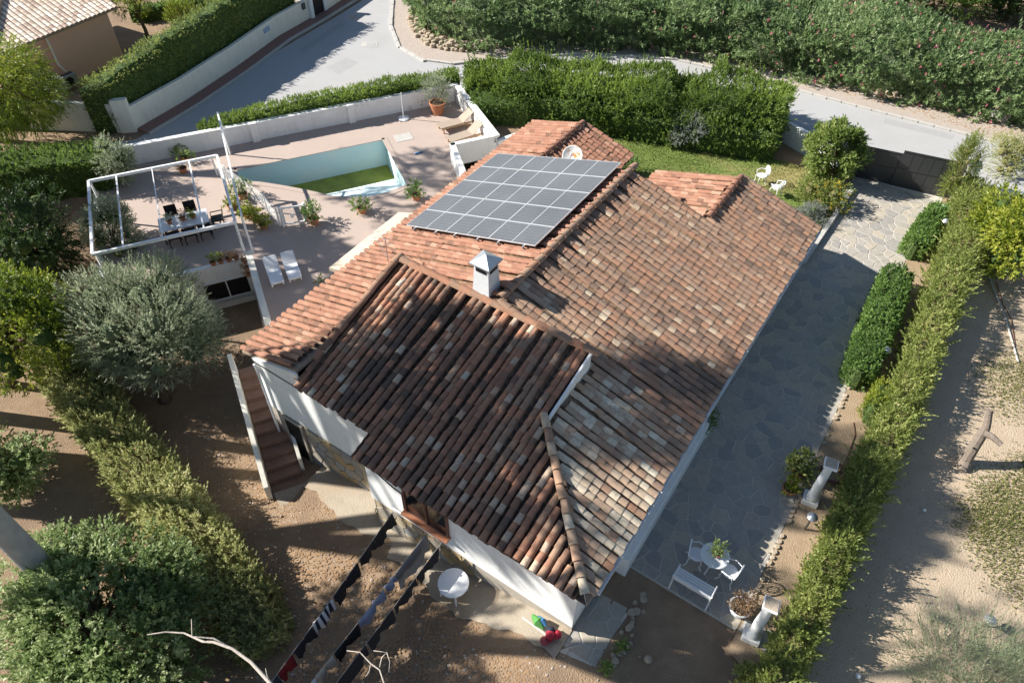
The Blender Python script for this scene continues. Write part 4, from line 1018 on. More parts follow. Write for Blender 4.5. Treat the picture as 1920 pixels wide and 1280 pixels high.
for k, (u, l) in enumerate(((-1.35, 'clay pot with pale cactus at the far left of the window wall row'), (-1.05, 'clay pot with trailing plant second in the window wall row'), (-.72, 'reddish potted plant third in the window wall row'), (-.42, 'reddish potted plant nearest the white parapet corner'))):
    pot(uv(u, -.1, .12), l, .13, .2, m='leaf_dry' if k > 1 else 'leaf_privet', rad=(.17, .17, .13), n=35, seed=30+k, L=.07, group='pots on the terrace edge')
for k, (v, l) in enumerate(((.25, 'dark clay pot hanging highest on the parapet side'), (.75, 'dark clay pot hanging in the middle of the parapet side'), (1.15, 'dark clay pot hanging lowest on the parapet side'))):
    pot(uv(-.13, v, .12), l, .12, .18, m='leaf_dry', rad=(.12, .12, .08), n=18, seed=40+k, L=.06, group='pots on the parapet side')
pot((-2.55, 16.05, .28), 'green plant in the planter at the end of the porch parapet', .2, .2, m='leaf_box', rad=(.32, .4, .28), n=120, seed=50, group='pots by the patio')
pot(at(1497, 890), 'pale leafy succulent bush in a pot beside the upper column', .28, .28, m='leaf_pale', rad=(.50, .50, .42), n=220, seed=51, group='pots by the patio', L=.1, Wd=.055)
pot(at(1479, 921), 'lime green plant in a low pot at the patio edge', .24, .22, m='leaf_lime', rad=(.3, .3, .16), n=80, seed=52, group='pots by the patio')
pot(at(1383, 1146), 'white bowl pot with a dried flower plant by the lower column', .30, .34, pm='white_plastic', m='leaf_dry', rad=(.36, .36, .42), n=150, seed=53, group='pots by the patio', L=.07, Wd=.04)

# ------------------------------------------------------------------ pool fence and gate
nf = thing('net_fence', 'white posts with a slack wire net by the pool', 'fence', at(555, 425, G0))
fp = [at(408, 330), at(430, 345), at(503, 398), at(526, 425)]
for p in fp: MB().path([(p[0], p[1], G0), (p[0], p[1], 1.02)], .04, 8).build('post', 'white_paint', nf, True)
for a, b in zip(fp[:-1], fp[1:]):
    for k in range(11):
        z = .1+k*.088; m1 = (a+b)/2; MB().path([(a[0], a[1], z), (m1[0], m1[1], z-.03), (b[0], b[1], z)], .006, 4).build('wire', 'white_paint', nf, True)
gp0, gp1 = at(533, 426), at(577, 419)
pg = thing('pool_gate', 'square white framed gate closing the pool fence', 'gate', (*gp0[:2], G0))
for p in (gp0, gp1): MB().bar((p[0], p[1], G0), (p[0], p[1], 1.12), .10, .10).build('post', 'white_paint', pg, True)
gd = n3(gp1-gp0); ga = gp0+gd*.09; gb = gp1-gd*.09
for z in (.16, 1.0): MB().bar((ga[0], ga[1], z), (gb[0], gb[1], z), .05, .06).build('rail', 'white_paint', pg, True)
for p in (ga, gb): MB().bar((p[0], p[1], .19), (p[0], p[1], .97), .05, .05).build('stile', 'white_paint', pg, True)
for k in range(1, 9):
    q = ga+(gb-ga)*k/9; MB().path([(q[0], q[1], .19), (q[0], q[1], .97)], .004, 4).build('wire', 'rail', pg, True)
MB().box(-.04, .04, -.05, .05, -.08, .08).build('lock', 'white_plastic', pg).location = (gd[0]*.45, gd[1]*.45, .5)
# parasol foot, skimmer tool
pf_ = thing('parasol_stand', 'white parasol pole standing in a round base', 'parasol stand', at(757, 223, G0))
MB().lathe([(.30, 0), (.30, .05), (.22, .09), (.06, .12), (.05, .2)], 18).build('base', 'white_plastic', pf_)
MB().path([(0, 0, .1), (0, 0, 1.5)], .024, 8).build('pole', 'white_paint', pf_)
bt = thing('pool_brush', 'small blue and white pool brush lying on the deck', 'brush', at(785, 287, G0+.03), 1.1)
MB().bar((-.2, 0, 0), (.2, 0, 0), .11, .06).build('head', 'toy_blue', bt, bevel=.01); MB().bar((-.2, .07, 0), (.2, .07, 0), .03, .04).build('bristles', 'white_plastic', bt)

# ------------------------------------------------------------------ furniture
def lounger_white(loc, rz, label):
    t = thing('sun_lounger', label, 'sun lounger', loc, rz, 'white plastic loungers'); t.scale = (.84, .80, .85)
    fr = MB()
    for s in (-.3, .3): fr.bar((s, 0, .30), (s, 1.2, .30), .05, .06); fr.bar((s, 1.2, .30), (s, 1.78, .62), .05, .06)
    fr.bar((-.3, 0, .30), (.3, 0, .30), .05, .06); fr.bar((-.3, 1.78, .62), (.3, 1.78, .62), .05, .06)
    fr.build('frame', 'white_plastic', t)
    sg = MB().slab([(-.27, .03, .325), (.27, .03, .325), (.27, 1.18, .325), (-.27, 1.18, .325)], .02); sg.build('seat', 'white_plastic', t)
    MB().slab([(-.27, 1.2, .34), (.27, 1.2, .34), (.27, 1.75, .645), (-.27, 1.75, .645)], .02).build('backrest', 'white_plastic', t)
    for s in (-.27, .27):
        for y in (.15, 1.15): MB().bar((s, y, 0), (s, y, .29), .06, .07).build('leg', 'white_plastic', t)
    MB().bar((-.27, .15, .12), (.27, .15, .12), .03, .04).build('stretcher', 'white_plastic', t)
    return t
def aim(p, q): return math.atan2(q[1]-p[1], q[0]-p[0])-PI/2
p, q = at(523, 538, G0), at(508, 496, G0); lounger_white(p, aim(p, q), 'white plastic lounger nearer the parapet, left one of the pair')
p, q = at(556, 529, G0), at(541, 488, G0); lounger_white(p, aim(p, q), 'white plastic lounger on the right side of its pair')
def lounger_taupe(loc, rz, label):
    t = thing('sun_lounger', label, 'sun lounger', loc, rz, 'taupe fabric loungers')
    for s in (-.32, .32): MB().bar((s, 0, .27), (s, 1.95, .27), .05, .07).build('side_rail', 'wood', t)
    for s in (-.3, .3):
        for y in (.12, 1.5): MB().bar((s, y, 0), (s, y, .26), .06, .06).build('leg', 'wood', t)
    MB().slab([(-.3, 0, .335), (.3, 0, .335), (.3, 1.25, .335), (-.3, 1.25, .335)], .03).build('seat', 'taupe_fabric', t)
    MB().slab([(-.3, 1.26, .34), (.3, 1.26, .34), (.3, 1.86, .78), (-.3, 1.86, .78)], .03).build('backrest', 'taupe_fabric', t)
    MB().path([(-.25, 1.7, .28), (-.25, 1.6, .57)], .02, 6).build('strut', 'wood', t)
    return t
p, q = at(824, 247, G0), at(884, 231, G0); lounger_taupe(p, aim(p, q), 'taupe lounger farther from the house')
p, q = at(842, 272, G0), at(898, 254, G0); lounger_taupe(p, aim(p, q), 'taupe lounger close to the thick white wall')
# dining table and chairs under the pergola
tc = (at(300, 440, .75)+at(386, 388, .75))/2
DT = thing('dining_table', 'long white dining table under the pergola', 'table', (tc[0], tc[1], G0), UANG)
MB().box(-1.02, 1.02, -.52, .52, .70, .74).build('tabletop', 'white_plastic', DT, bevel=.008)
for x in (-.92, .92):
    for y in (-.44, .44): MB().box(x-.035, x+.035, y-.035, y+.035, 0, .70).build('leg', 'dark_metal', DT)
def chair_black(loc, rz, label):
    t = thing('garden_chair', label, 'chair', loc, rz, 'black chairs at the dining table')
    MB().box(-.25, .25, -.25, .25, .41, .45).build('seat', 'black', t, bevel=.01)
    b_ = MB()
    b_.slab([(-.25, .24, .48), (.25, .24, .48), (.25, .33, .92), (-.25, .33, .92)], .03); b_.build('backrest', 'black', t)
    for x in (-.23, .23):
        for y in (-.22, .23): MB().bar((x, y, 0), (x, y, .41), .035, .035).build('leg', 'black', t)
        MB().bar((x, -.22, .64), (x, .27, .64), .04, .03).build('armrest', 'black', t); MB().bar((x, -.22, .45), (x, -.22, .63), .03, .03).build('arm_post', 'black', t)
    return t
def tloc(x, y): c, s = math.cos(UANG), math.sin(UANG); return (tc[0]+c*x-s*y, tc[1]+s*x+c*y, G0)
for x, y, rz, l in ((-.45, .78, 0, 'black chair behind the dining table on its left'), (.35, .80, 0, 'black chair behind the dining table on its right'), (1.33, .05, -PI/2, 'black armchair at the right end of the dining table'), (-.55, -.56, PI, 'black chair in front of the dining table on its left'), (.1, -.58, PI, 'black chair in front of the dining table at the middle'), (.75, -.56, PI, 'black chair in front of the dining table on its right')):
    chair_black(tloc(x, y), UANG+rz, l)
for k, (x, l, m_) in enumerate(((-.55, 'clay pot with a pale plant on the left of the white table', 'leaf_olive'), (.0, 'small clay pot in the middle of the white table', 'leaf_dry'), (.42, 'yellow green cactus pot on the right of the white table', 'leaf_lime'))):
    q = tloc(x, .0); pot((q[0], q[1], G0+.74), l, .13, .17, m=m_, rad=(.16, .16, .13), n=40, seed=60+k, L=.06, group='pots on the dining table')
# white cast garden furniture
def chair_cast(loc, rz, label, group):
    t = thing('garden_chair', label, 'chair', loc, rz, group)
    MB().lathe([(.02, .44), (.22, .44), (.235, .46), (.22, .48), (.02, .47)], 18).build('seat', 'white_paint', t)
    bk = MB(); n = 14; V_ = []
    arc = [(math.cos(a)*.26, math.sin(a)*.24) for a in np.linspace(-.5, PI+.5, 15)]
    pts = [(x, .22+.10*(z+.1), .70+z) for x, z in arc]
    bk.path(pts, .022, 6)
    for k in range(-3, 4): bk.path([(k*.035, .2, .48), (k*.066, .235, .70), (k*.06, .245, .92-abs(k)*.02)], .012, 5)
    bk.path([(math.cos(a)*.12, .235, .74+math.sin(a)*.11) for a in np.linspace(0, 2*PI, 13)], .014, 5)
    bk.build('backrest', 'white_paint', t, smooth=True)
    for s in (-1, 1):
        MB().path([(s*.24, .2, .66), (s*.29, 0, .68), (s*.24, -.2, .62), (s*.2, -.18, .47)], .018, 6).build('armrest', 'white_paint', t)
        MB().path([(s*.17, -.15, .45), (s*.21, -.2, .3), (s*.17, -.17, .12), (s*.23, -.25, .0)], [.022, .02, .016, .022], 6).build('leg', 'white_paint', t)
        MB().path([(s*.16, .15, .45), (s*.2, .2, .3), (s*.17, .18, .12), (s*.23, .26, .0)], [.022, .02, .016, .022], 6).build('leg', 'white_paint', t)
    return t
Z1 = .02
T0 = at(1331, 1062, Z1)
RT = thing('round_table', 'round white cast table with a plant on the dark patio', 'table', T0)
tt = MB(); tt.lathe([(.05, .70), (.40, .70), (.42, .715), (.40, .73), (.05, .725)], 28); tt.build('tabletop', 'white_paint', RT)
MB().lathe([(.05, 0), (.045, .2), (.06, .35), (.035, .5), (.05, .7)], 10).build('pedestal', 'white_paint', RT)
for k in range(3): a = 2*PI*k/3+.4; MB().path([(0, 0, .3), (.16*math.cos(a), .16*math.sin(a), .22), (.32*math.cos(a), .32*math.sin(a), 0)], [.03, .022, .025], 6).build('foot', 'white_paint', RT)
pot((T0[0]+.02, T0[1]+.06, Z1+.73), 'trailing plant in a small pot on the round white table', .16, .12, m='leaf_deep', rad=(.23, .23, .14), n=100, seed=70, L=.06, Wd=.035, group='pots by the patio')
for px, l in (((1300, 1052), 'white cast chair left of the round patio table'), ((1362, 1084), 'white cast chair right of the round patio table')):
    p = at(*px, Z1); chair_cast(p, aim(T0, p), l, 'white cast chairs')
p = at(1424, 344); chair_cast(p, -.9, 'white round backed chair on the lawn nearer the tall hedge', 'white cast chairs')
p = at(1452, 366); chair_cast(p, -1.9, 'white round backed chair on the lawn nearest the roof corner', 'white cast chairs')
b0, b1 = at(1262, 1097, Z1), at(1322, 1133, Z1); bc = (b0+b1)/2
BN = thing('garden_bench', 'white slatted garden bench on the patio front edge', 'bench', bc, math.atan2(b1[1]-b0[1], b1[0]-b0[0]))
for k in range(5): MB().box(-.56, .56, -.02+k*.085, .045+k*.085, .42, .445).build('seat_slat', 'white_paint', BN)
for k in range(4): MB().bar((-.56, -.06-.035*k, .52+k*.1), (.56, -.06-.035*k, .52+k*.1), .02, .075).build('back_slat', 'white_paint', BN)
for s in (-.57, .57):
    MB().path([(s, .38, 0), (s, .34, .25), (s, .37, .44), (s, .35, .62), (s, .05, .64), (s, -.12, .62)], .025, 6).build('armrest', 'white_paint', BN)
    MB().path([(s, -.14, 0), (s, -.06, .4), (s, -.18, .90)], .027, 6).build('leg', 'white_paint', BN)
# columns
def column(loc, label, rz=.15):
    t = thing('garden_column', label, 'column', loc, rz, 'white garden columns')
    MB().box(-.24, .24, -.24, .24, -.1, .22).build('plinth', 'white_wall', t, bevel=.02)
    MB().lathe([(.20, .22), (.21, .27), (.18, .31), (.19, .35), (.15, .40), (.135, .46), (.145, .9), (.115, 1.9), (.13, 1.95), (.15, 2.0)], 20).build('shaft', 'white_wall', t, smooth=True)
    MB().box(-.2, .2, -.2, .2, 2.0, 2.10).build('capital', 'white_wall', t, bevel=.015); MB().box(-.17, .17, -.17, .17, 2.101, 2.115).build('top_slab', 'rubble', t)
column(at(1518, 938), 'white column next to the coiled hose and upper pots'); column(at(1408, 1192), 'white column at the patio corner by the white bowl pot')
MB_ = MB().prism([at(x, y)[:2] for x, y in ((1385, 1180), (1398, 1160), (1450, 1185), (1440, 1225))], -.3, .015); tag(MB_.build('column_footing', 'kerb'), kind='structure')
# hose coil
hc = thing('garden_hose', 'coiled brown garden hose behind the upper white column', 'hose', at(1560, 892))
rr = np.random.default_rng(4); pts = []
for k in range(150): a = k*.33; r_ = .34+.08*math.sin(k*.7)+rr.normal(0, .015); pts.append((r_*math.cos(a), r_*math.sin(a)*1.1, .05+.0012*k+rr.normal(0, .01)))
MB().path(pts, .016, 5).build('coil', 'cable_brown', hc); MB().path([pts[-1], (.2, .9, .05), (.15, 2.1, .03), (-.05, 2.6, .03)], .016, 5).build('tail', 'cable_brown', hc)
MB().lathe([(.014, 0), (.03, .05), (.012, .14)], 8, (.1, .1, .25)).build('nozzle', 'rust', hc)

# ------------------------------------------------------------------ driveway gate, posts, letterboxes
gl, gr = np.array([-2.9, 34.75, 0]), np.array([1.55, 35.65, 0]); gdv = n3(gr-gl); gn = np.array([gdv[1], -gdv[0], 0])
DG = thing('driveway_gate', 'wide dark grey sheet metal gate closing the drive', 'gate', (gl+gr)/2)
mg = gl+gdv*1.85
for a, b, o_, nm in ((gl, mg, .0, 'panel'), (mg-gdv*.02, gr, -.06, 'panel')):
    a2, b2 = a-gn*o_, b-gn*o_; hgt = 1.72 if a is gl else 1.92
    m_ = MB(); wallseg(m_, a2, b2, .04, .05, hgt); pn = m_.build(nm, 'gate_metal', DG, True)
    fr = MB()
    for z in (.06, hgt*.52, hgt-.03): fr.bar((a2[0]+gn[0]*.03, a2[1]+gn[1]*.03, z), (b2[0]+gn[0]*.03, b2[1]+gn[1]*.03, z), .03, .03)
    fr.build('rail', 'gate_metal', pn, True)
    for k in range(1, 6):
        q = a2+(b2-a2)*k/6; MB().bar((q[0]+gn[0]*.025, q[1]+gn[1]*.025, .1), (q[0]+gn[0]*.025, q[1]+gn[1]*.025, hgt-.08), .008, .012).build('seam', 'gate_metal', pn, True)
for p, l in ((gl-gdv*.3, 'white gate pillar half hidden by the bushy citrus shrub'), (gr+gdv*.3, 'white gate pillar beside the spiky conifer')):
    t = thing('gate_pillar', l, 'pillar', p, math.atan2(gdv[1], gdv[0]), 'gate pillars')
    MB().box(-.25, .25, -.25, .25, -.1, 1.9).build('shaft', 'white_wall', t, bevel=.01); MB().box(-.31, .31, -.31, .31, 1.9, 1.98).build('cap', 'kerb', t, bevel=.01)
    L_ = thing('pillar_lamp', 'dark lantern on the '+('left' if p[0] < 0 else 'right')+' gate pillar', 'lamp', (p[0], p[1], 1.98), 0, 'gate lanterns')
    MB().lathe([(.03, 0), (.03, .15), (.09, .2), (.10, .38), (.03, .48), (.01, .52)], 8).build('lantern', 'dark_metal', L_); MB().lathe([(.08, .22), (.085, .36)], 8).build('glass', 'light_lens', L_)
gw = thing('street_wall', 'low white boundary wall running from the gate behind the tall hedge', 'wall', (-6, 35.4, 0))
m_ = MB(); wallseg(m_, gl-gdv*.55, (-7.5, 36.3), .22, -.1, 1.1); wallseg(m_, gr+gdv*.55, (7, 36.9), .22, -.1, 1.0); m_.build('wall', 'white_wall', gw, True)
# garden lights with metal hats
def glamp(loc, label, h=.75):
    t = thing('garden_light', label, 'lamp', loc, 0, 'garden lights')
    MB().path([(0, 0, 0), (0, 0, h)], .03, 8).build('post', 'dark_metal', t); MB().lathe([(.05, h), (.07, h+.02), (.07, h+.16)], 10).build('lens', 'light_lens', t)
    MB().lathe([(.17, h+.16), (.10, h+.24), (.02, h+.28)], 10).build('hat', 'grey_metal', t)
glamp((1.62, 22.6, 0), 'pale hatted garden light at the edge of the longer box hedge'); glamp((1.75, 32.0, 0), 'dark hatted garden light behind the short box hedge', .8)
glamp((1.55, 14.4, 0), 'square topped garden light in the bed between the columns', .6); glamp(at(1556, 345), 'grey hatted garden light inside the yellow flowering bush', 1.0)
glamp(at(1845, 1172), 'small blue grey garden light on the bare lot', .25)

# ------------------------------------------------------------------ hedges
zero = 0.0
cyp = dict(ln=.2, nl=8, L=.11, Wd=.034, spread=.65, upb=.6)
hp = [uv(-.6, -10.1)[:2], uv(2, -10.15)[:2], uv(5, -10.2)[:2], uv(8, -10.2)[:2], uv(11, -10.2)[:2], uv(13.4, -10.2)[:2]]
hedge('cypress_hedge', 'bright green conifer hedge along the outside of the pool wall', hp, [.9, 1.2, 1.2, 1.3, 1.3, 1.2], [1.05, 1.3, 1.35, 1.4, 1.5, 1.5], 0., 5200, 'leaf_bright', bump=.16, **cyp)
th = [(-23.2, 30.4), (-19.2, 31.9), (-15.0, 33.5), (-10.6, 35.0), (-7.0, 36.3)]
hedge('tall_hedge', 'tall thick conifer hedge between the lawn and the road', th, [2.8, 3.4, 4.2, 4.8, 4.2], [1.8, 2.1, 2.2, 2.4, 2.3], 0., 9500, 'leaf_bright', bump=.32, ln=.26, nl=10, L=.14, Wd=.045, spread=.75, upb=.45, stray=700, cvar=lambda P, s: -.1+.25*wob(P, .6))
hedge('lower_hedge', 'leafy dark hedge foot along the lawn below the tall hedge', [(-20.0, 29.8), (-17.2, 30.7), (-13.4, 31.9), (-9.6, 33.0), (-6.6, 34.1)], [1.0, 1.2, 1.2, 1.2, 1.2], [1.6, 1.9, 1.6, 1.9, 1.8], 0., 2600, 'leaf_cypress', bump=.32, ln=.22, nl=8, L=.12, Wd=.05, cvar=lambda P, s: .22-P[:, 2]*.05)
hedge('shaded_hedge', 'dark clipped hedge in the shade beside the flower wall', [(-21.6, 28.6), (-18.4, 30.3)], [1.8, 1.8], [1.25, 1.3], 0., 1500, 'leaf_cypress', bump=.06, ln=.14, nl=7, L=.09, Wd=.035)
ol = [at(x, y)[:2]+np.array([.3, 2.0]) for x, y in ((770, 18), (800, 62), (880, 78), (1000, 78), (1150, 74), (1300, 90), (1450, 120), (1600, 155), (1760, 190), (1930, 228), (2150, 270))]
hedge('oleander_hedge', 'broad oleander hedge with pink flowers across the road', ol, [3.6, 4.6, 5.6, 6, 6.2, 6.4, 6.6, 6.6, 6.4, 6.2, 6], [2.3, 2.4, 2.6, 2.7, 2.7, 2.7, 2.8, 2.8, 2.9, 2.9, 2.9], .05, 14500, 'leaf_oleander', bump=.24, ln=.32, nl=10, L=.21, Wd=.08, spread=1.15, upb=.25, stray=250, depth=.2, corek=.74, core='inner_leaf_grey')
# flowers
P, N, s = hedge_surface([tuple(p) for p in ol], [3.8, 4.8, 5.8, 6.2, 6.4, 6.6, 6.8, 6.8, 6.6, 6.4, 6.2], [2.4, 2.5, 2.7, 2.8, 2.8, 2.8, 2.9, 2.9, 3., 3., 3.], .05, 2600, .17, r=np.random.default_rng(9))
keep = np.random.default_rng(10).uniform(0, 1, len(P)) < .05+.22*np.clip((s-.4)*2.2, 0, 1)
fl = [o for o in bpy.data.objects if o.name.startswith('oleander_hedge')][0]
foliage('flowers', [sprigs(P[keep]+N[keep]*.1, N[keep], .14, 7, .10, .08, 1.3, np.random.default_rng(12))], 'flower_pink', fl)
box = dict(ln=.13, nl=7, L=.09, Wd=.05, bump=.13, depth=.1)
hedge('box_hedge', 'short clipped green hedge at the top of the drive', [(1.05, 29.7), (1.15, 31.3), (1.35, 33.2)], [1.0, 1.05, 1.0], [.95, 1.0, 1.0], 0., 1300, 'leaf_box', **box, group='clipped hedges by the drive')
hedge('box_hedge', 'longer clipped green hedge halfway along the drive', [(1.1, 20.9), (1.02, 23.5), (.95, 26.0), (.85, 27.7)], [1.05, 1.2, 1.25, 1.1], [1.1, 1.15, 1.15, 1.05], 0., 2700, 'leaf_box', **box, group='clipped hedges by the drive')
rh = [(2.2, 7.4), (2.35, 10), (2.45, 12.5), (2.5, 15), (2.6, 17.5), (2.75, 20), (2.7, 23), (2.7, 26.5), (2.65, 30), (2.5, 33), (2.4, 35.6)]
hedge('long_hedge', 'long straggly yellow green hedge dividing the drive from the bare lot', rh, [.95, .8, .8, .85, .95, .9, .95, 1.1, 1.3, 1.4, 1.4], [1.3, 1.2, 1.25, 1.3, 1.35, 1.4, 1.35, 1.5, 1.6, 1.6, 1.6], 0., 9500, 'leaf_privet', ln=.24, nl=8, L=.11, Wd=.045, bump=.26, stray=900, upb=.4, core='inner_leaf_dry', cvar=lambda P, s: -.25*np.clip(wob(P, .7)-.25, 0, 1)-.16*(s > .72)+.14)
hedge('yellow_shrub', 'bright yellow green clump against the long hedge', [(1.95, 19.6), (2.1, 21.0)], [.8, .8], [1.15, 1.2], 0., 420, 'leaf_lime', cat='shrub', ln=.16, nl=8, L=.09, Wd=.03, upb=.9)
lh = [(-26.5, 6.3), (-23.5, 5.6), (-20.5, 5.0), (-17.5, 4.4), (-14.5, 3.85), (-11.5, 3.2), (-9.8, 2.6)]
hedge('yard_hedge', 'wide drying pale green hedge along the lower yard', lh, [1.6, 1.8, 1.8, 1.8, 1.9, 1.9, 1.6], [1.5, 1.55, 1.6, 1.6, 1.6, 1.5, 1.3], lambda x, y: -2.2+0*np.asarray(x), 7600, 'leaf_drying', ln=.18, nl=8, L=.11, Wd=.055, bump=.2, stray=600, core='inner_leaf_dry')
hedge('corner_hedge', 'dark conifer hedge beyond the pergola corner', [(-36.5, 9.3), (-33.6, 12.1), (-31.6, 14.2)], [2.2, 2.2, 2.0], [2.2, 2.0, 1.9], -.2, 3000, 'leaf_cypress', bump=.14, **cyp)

# ------------------------------------------------------------------ trees and shrubs
zy = -2.2
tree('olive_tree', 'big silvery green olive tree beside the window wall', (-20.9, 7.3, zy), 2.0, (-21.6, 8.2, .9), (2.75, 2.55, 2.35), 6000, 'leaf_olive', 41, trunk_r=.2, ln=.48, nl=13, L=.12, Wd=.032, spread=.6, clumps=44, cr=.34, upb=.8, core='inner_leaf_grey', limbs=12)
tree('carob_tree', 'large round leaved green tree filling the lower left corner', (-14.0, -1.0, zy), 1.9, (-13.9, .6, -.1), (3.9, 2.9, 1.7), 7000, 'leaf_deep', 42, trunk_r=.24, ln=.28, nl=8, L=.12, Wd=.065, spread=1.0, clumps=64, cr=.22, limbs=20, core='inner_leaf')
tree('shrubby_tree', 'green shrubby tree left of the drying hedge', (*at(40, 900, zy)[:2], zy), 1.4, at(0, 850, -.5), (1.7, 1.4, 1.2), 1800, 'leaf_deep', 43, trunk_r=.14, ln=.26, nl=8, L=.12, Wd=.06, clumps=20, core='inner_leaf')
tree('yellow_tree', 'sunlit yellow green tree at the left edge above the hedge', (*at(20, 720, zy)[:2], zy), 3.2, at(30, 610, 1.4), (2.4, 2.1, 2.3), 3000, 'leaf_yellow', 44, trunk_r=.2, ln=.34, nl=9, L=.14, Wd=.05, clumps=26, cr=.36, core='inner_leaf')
tree('dark_tree', 'deep green tree in shade left of the pergola', (*at(60, 520, -1.8)[:2], -1.8), 2.4, at(45, 430, .8), (2.4, 2.0, 1.9), 2200, 'leaf_shaded', 45, trunk_r=.2, ln=.3, nl=9, L=.14, Wd=.05, clumps=24, core='inner_leaf')
hedge('shade_hedge', 'almost black shaded hedge wall behind the pergola', [at(-60, 430, -1.6)[:2], at(80, 390, -1.6)[:2], at(175, 350, -1.6)[:2]], [2.2, 2.2, 1.8], [2.6, 2.6, 2.4], -1.8, 2200, 'leaf_shaded', bump=.3, core='inner_leaf_shaded', ln=.2, nl=7, L=.12, Wd=.05)
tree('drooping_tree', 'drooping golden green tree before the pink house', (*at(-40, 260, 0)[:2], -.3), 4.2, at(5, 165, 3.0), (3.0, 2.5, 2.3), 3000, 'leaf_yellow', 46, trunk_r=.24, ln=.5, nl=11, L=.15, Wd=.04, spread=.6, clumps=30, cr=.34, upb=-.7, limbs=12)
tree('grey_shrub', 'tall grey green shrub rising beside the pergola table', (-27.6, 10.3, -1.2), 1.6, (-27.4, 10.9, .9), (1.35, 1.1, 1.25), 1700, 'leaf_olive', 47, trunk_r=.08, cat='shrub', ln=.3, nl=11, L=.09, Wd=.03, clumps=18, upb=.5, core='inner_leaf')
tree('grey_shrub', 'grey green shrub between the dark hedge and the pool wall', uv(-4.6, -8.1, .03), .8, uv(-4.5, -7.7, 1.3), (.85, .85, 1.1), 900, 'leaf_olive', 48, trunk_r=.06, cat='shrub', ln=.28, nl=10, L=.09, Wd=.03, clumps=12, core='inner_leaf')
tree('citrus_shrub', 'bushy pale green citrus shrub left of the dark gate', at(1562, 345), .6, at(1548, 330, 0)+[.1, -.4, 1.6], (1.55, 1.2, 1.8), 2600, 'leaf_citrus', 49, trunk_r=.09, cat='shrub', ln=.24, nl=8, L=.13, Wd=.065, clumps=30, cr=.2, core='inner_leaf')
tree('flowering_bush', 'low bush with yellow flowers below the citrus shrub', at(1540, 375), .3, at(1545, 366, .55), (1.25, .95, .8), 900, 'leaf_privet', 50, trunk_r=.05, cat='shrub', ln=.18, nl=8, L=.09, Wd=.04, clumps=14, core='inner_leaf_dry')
r0 = np.random.default_rng(77); P, dn = blob_points(at(1560, 372, .55), (.9, .7, .72), 60, r0, .9)
fb = [o for o in bpy.data.objects if o.name.startswith('flowering_bush')][0]
foliage('flowers', [sprigs(P, dn, .1, 6, .08, .06, 1.2, r0)], 'flower_yellow', fb)
tree('lavender_bush', 'round silver grey lavender bush at the roof corner', at(1527, 412), .2, at(1527, 405, .35), (.75, .65, .5), 700, 'leaf_grey', 51, trunk_r=.04, cat='shrub', ln=.24, nl=9, L=.07, Wd=.02, clumps=10, core='inner_leaf', upb=.8)
tree('silver_bush', 'silver grey leaved bush at the foot of the tall hedge', at(1290, 265), .4, at(1290, 250, .75), (1.15, .8, .9), 1000, 'leaf_grey', 52, trunk_r=.05, cat='shrub', ln=.28, nl=9, L=.08, Wd=.025, clumps=14, core='inner_leaf')
tree('small_bush', 'low green bush by the roof edge on the lawn', at(1172, 318), .2, at(1172, 312, .3), (.7, .6, .4), 400, 'leaf_box', 53, trunk_r=.03, cat='shrub', ln=.16, nl=7, L=.08, Wd=.035, clumps=8, core='inner_leaf')
tree('conifer', 'narrow spiky golden conifer beside the gate', (1.75, 35.2, 0), 1.0, (1.5, 35.3, 1.75), (.62, .62, 1.75), 900, 'leaf_privet', 54, trunk_r=.07, ln=.4, nl=12, L=.09, Wd=.025, spread=.5, clumps=16, cr=.3, upb=.9, core='inner_leaf_dry')
tree('laurel_tree', 'dense yellow green leafy tree at the right edge', (4.5, 31.2, 0), 1.2, (4.3, 31.3, 1.8), (1.8, 2.3, 1.7), 2600, 'leaf_lime', 55, trunk_r=.14, ln=.26, nl=8, L=.15, Wd=.075, clumps=26, cr=.36, core='inner_leaf')
tree('brown_shrub', 'half dry brownish shrub by the road right of the gate', at(1890, 300), .5, at(1888, 292, .8), (1.5, 1.2, .9), 900, 'leaf_drying', 56, trunk_r=.06, cat='shrub', ln=.3, nl=9, L=.09, Wd=.03, clumps=14, core='inner_leaf_dry')
tree('feathery_shrub', 'feathery grey green shrub in the lower right corner', (6.6, 11.8, 0), .5, (6.75, 12.0, .9), (1.9, 1.6, 1.2), 1500, 'leaf_feather', 57, trunk_r=.05, cat='shrub', ln=.8, nl=18, L=.09, Wd=.018, spread=.6, clumps=16, upb=1.0)
tree('spiny_plant', 'small pale spiny plant in front of the column footing', at(1415, 1270), .1, at(1418, 1262, .25), (.35, .35, .3), 90, 'leaf_pale', 58, trunk_r=.02, cat='plant', ln=.2, nl=7, L=.12, Wd=.05, clumps=5)
for k, (x, y, s_, l) in enumerate(((1165, 1210, .16, 'small weed by the concrete path end'), (1128, 1255, .2, 'green weed tuft in the shaded dirt'), (560, 520, 0, ''), (603, 528, .22, 'weed growing beside the tile eave on the terrace'), (640, 515, .18, 'weed near the cream canopy corner'))):
    if s_: tree('weed', l, at(x, y, 0 if y < 600 else -.15), .05, at(x, y, .1 if y < 600 else 0.0), (s_, s_, s_), 45, 'leaf_box', 80+k, trunk_r=.01, cat='plant', ln=.15, nl=6, L=.09, Wd=.03, clumps=4, group='weeds')
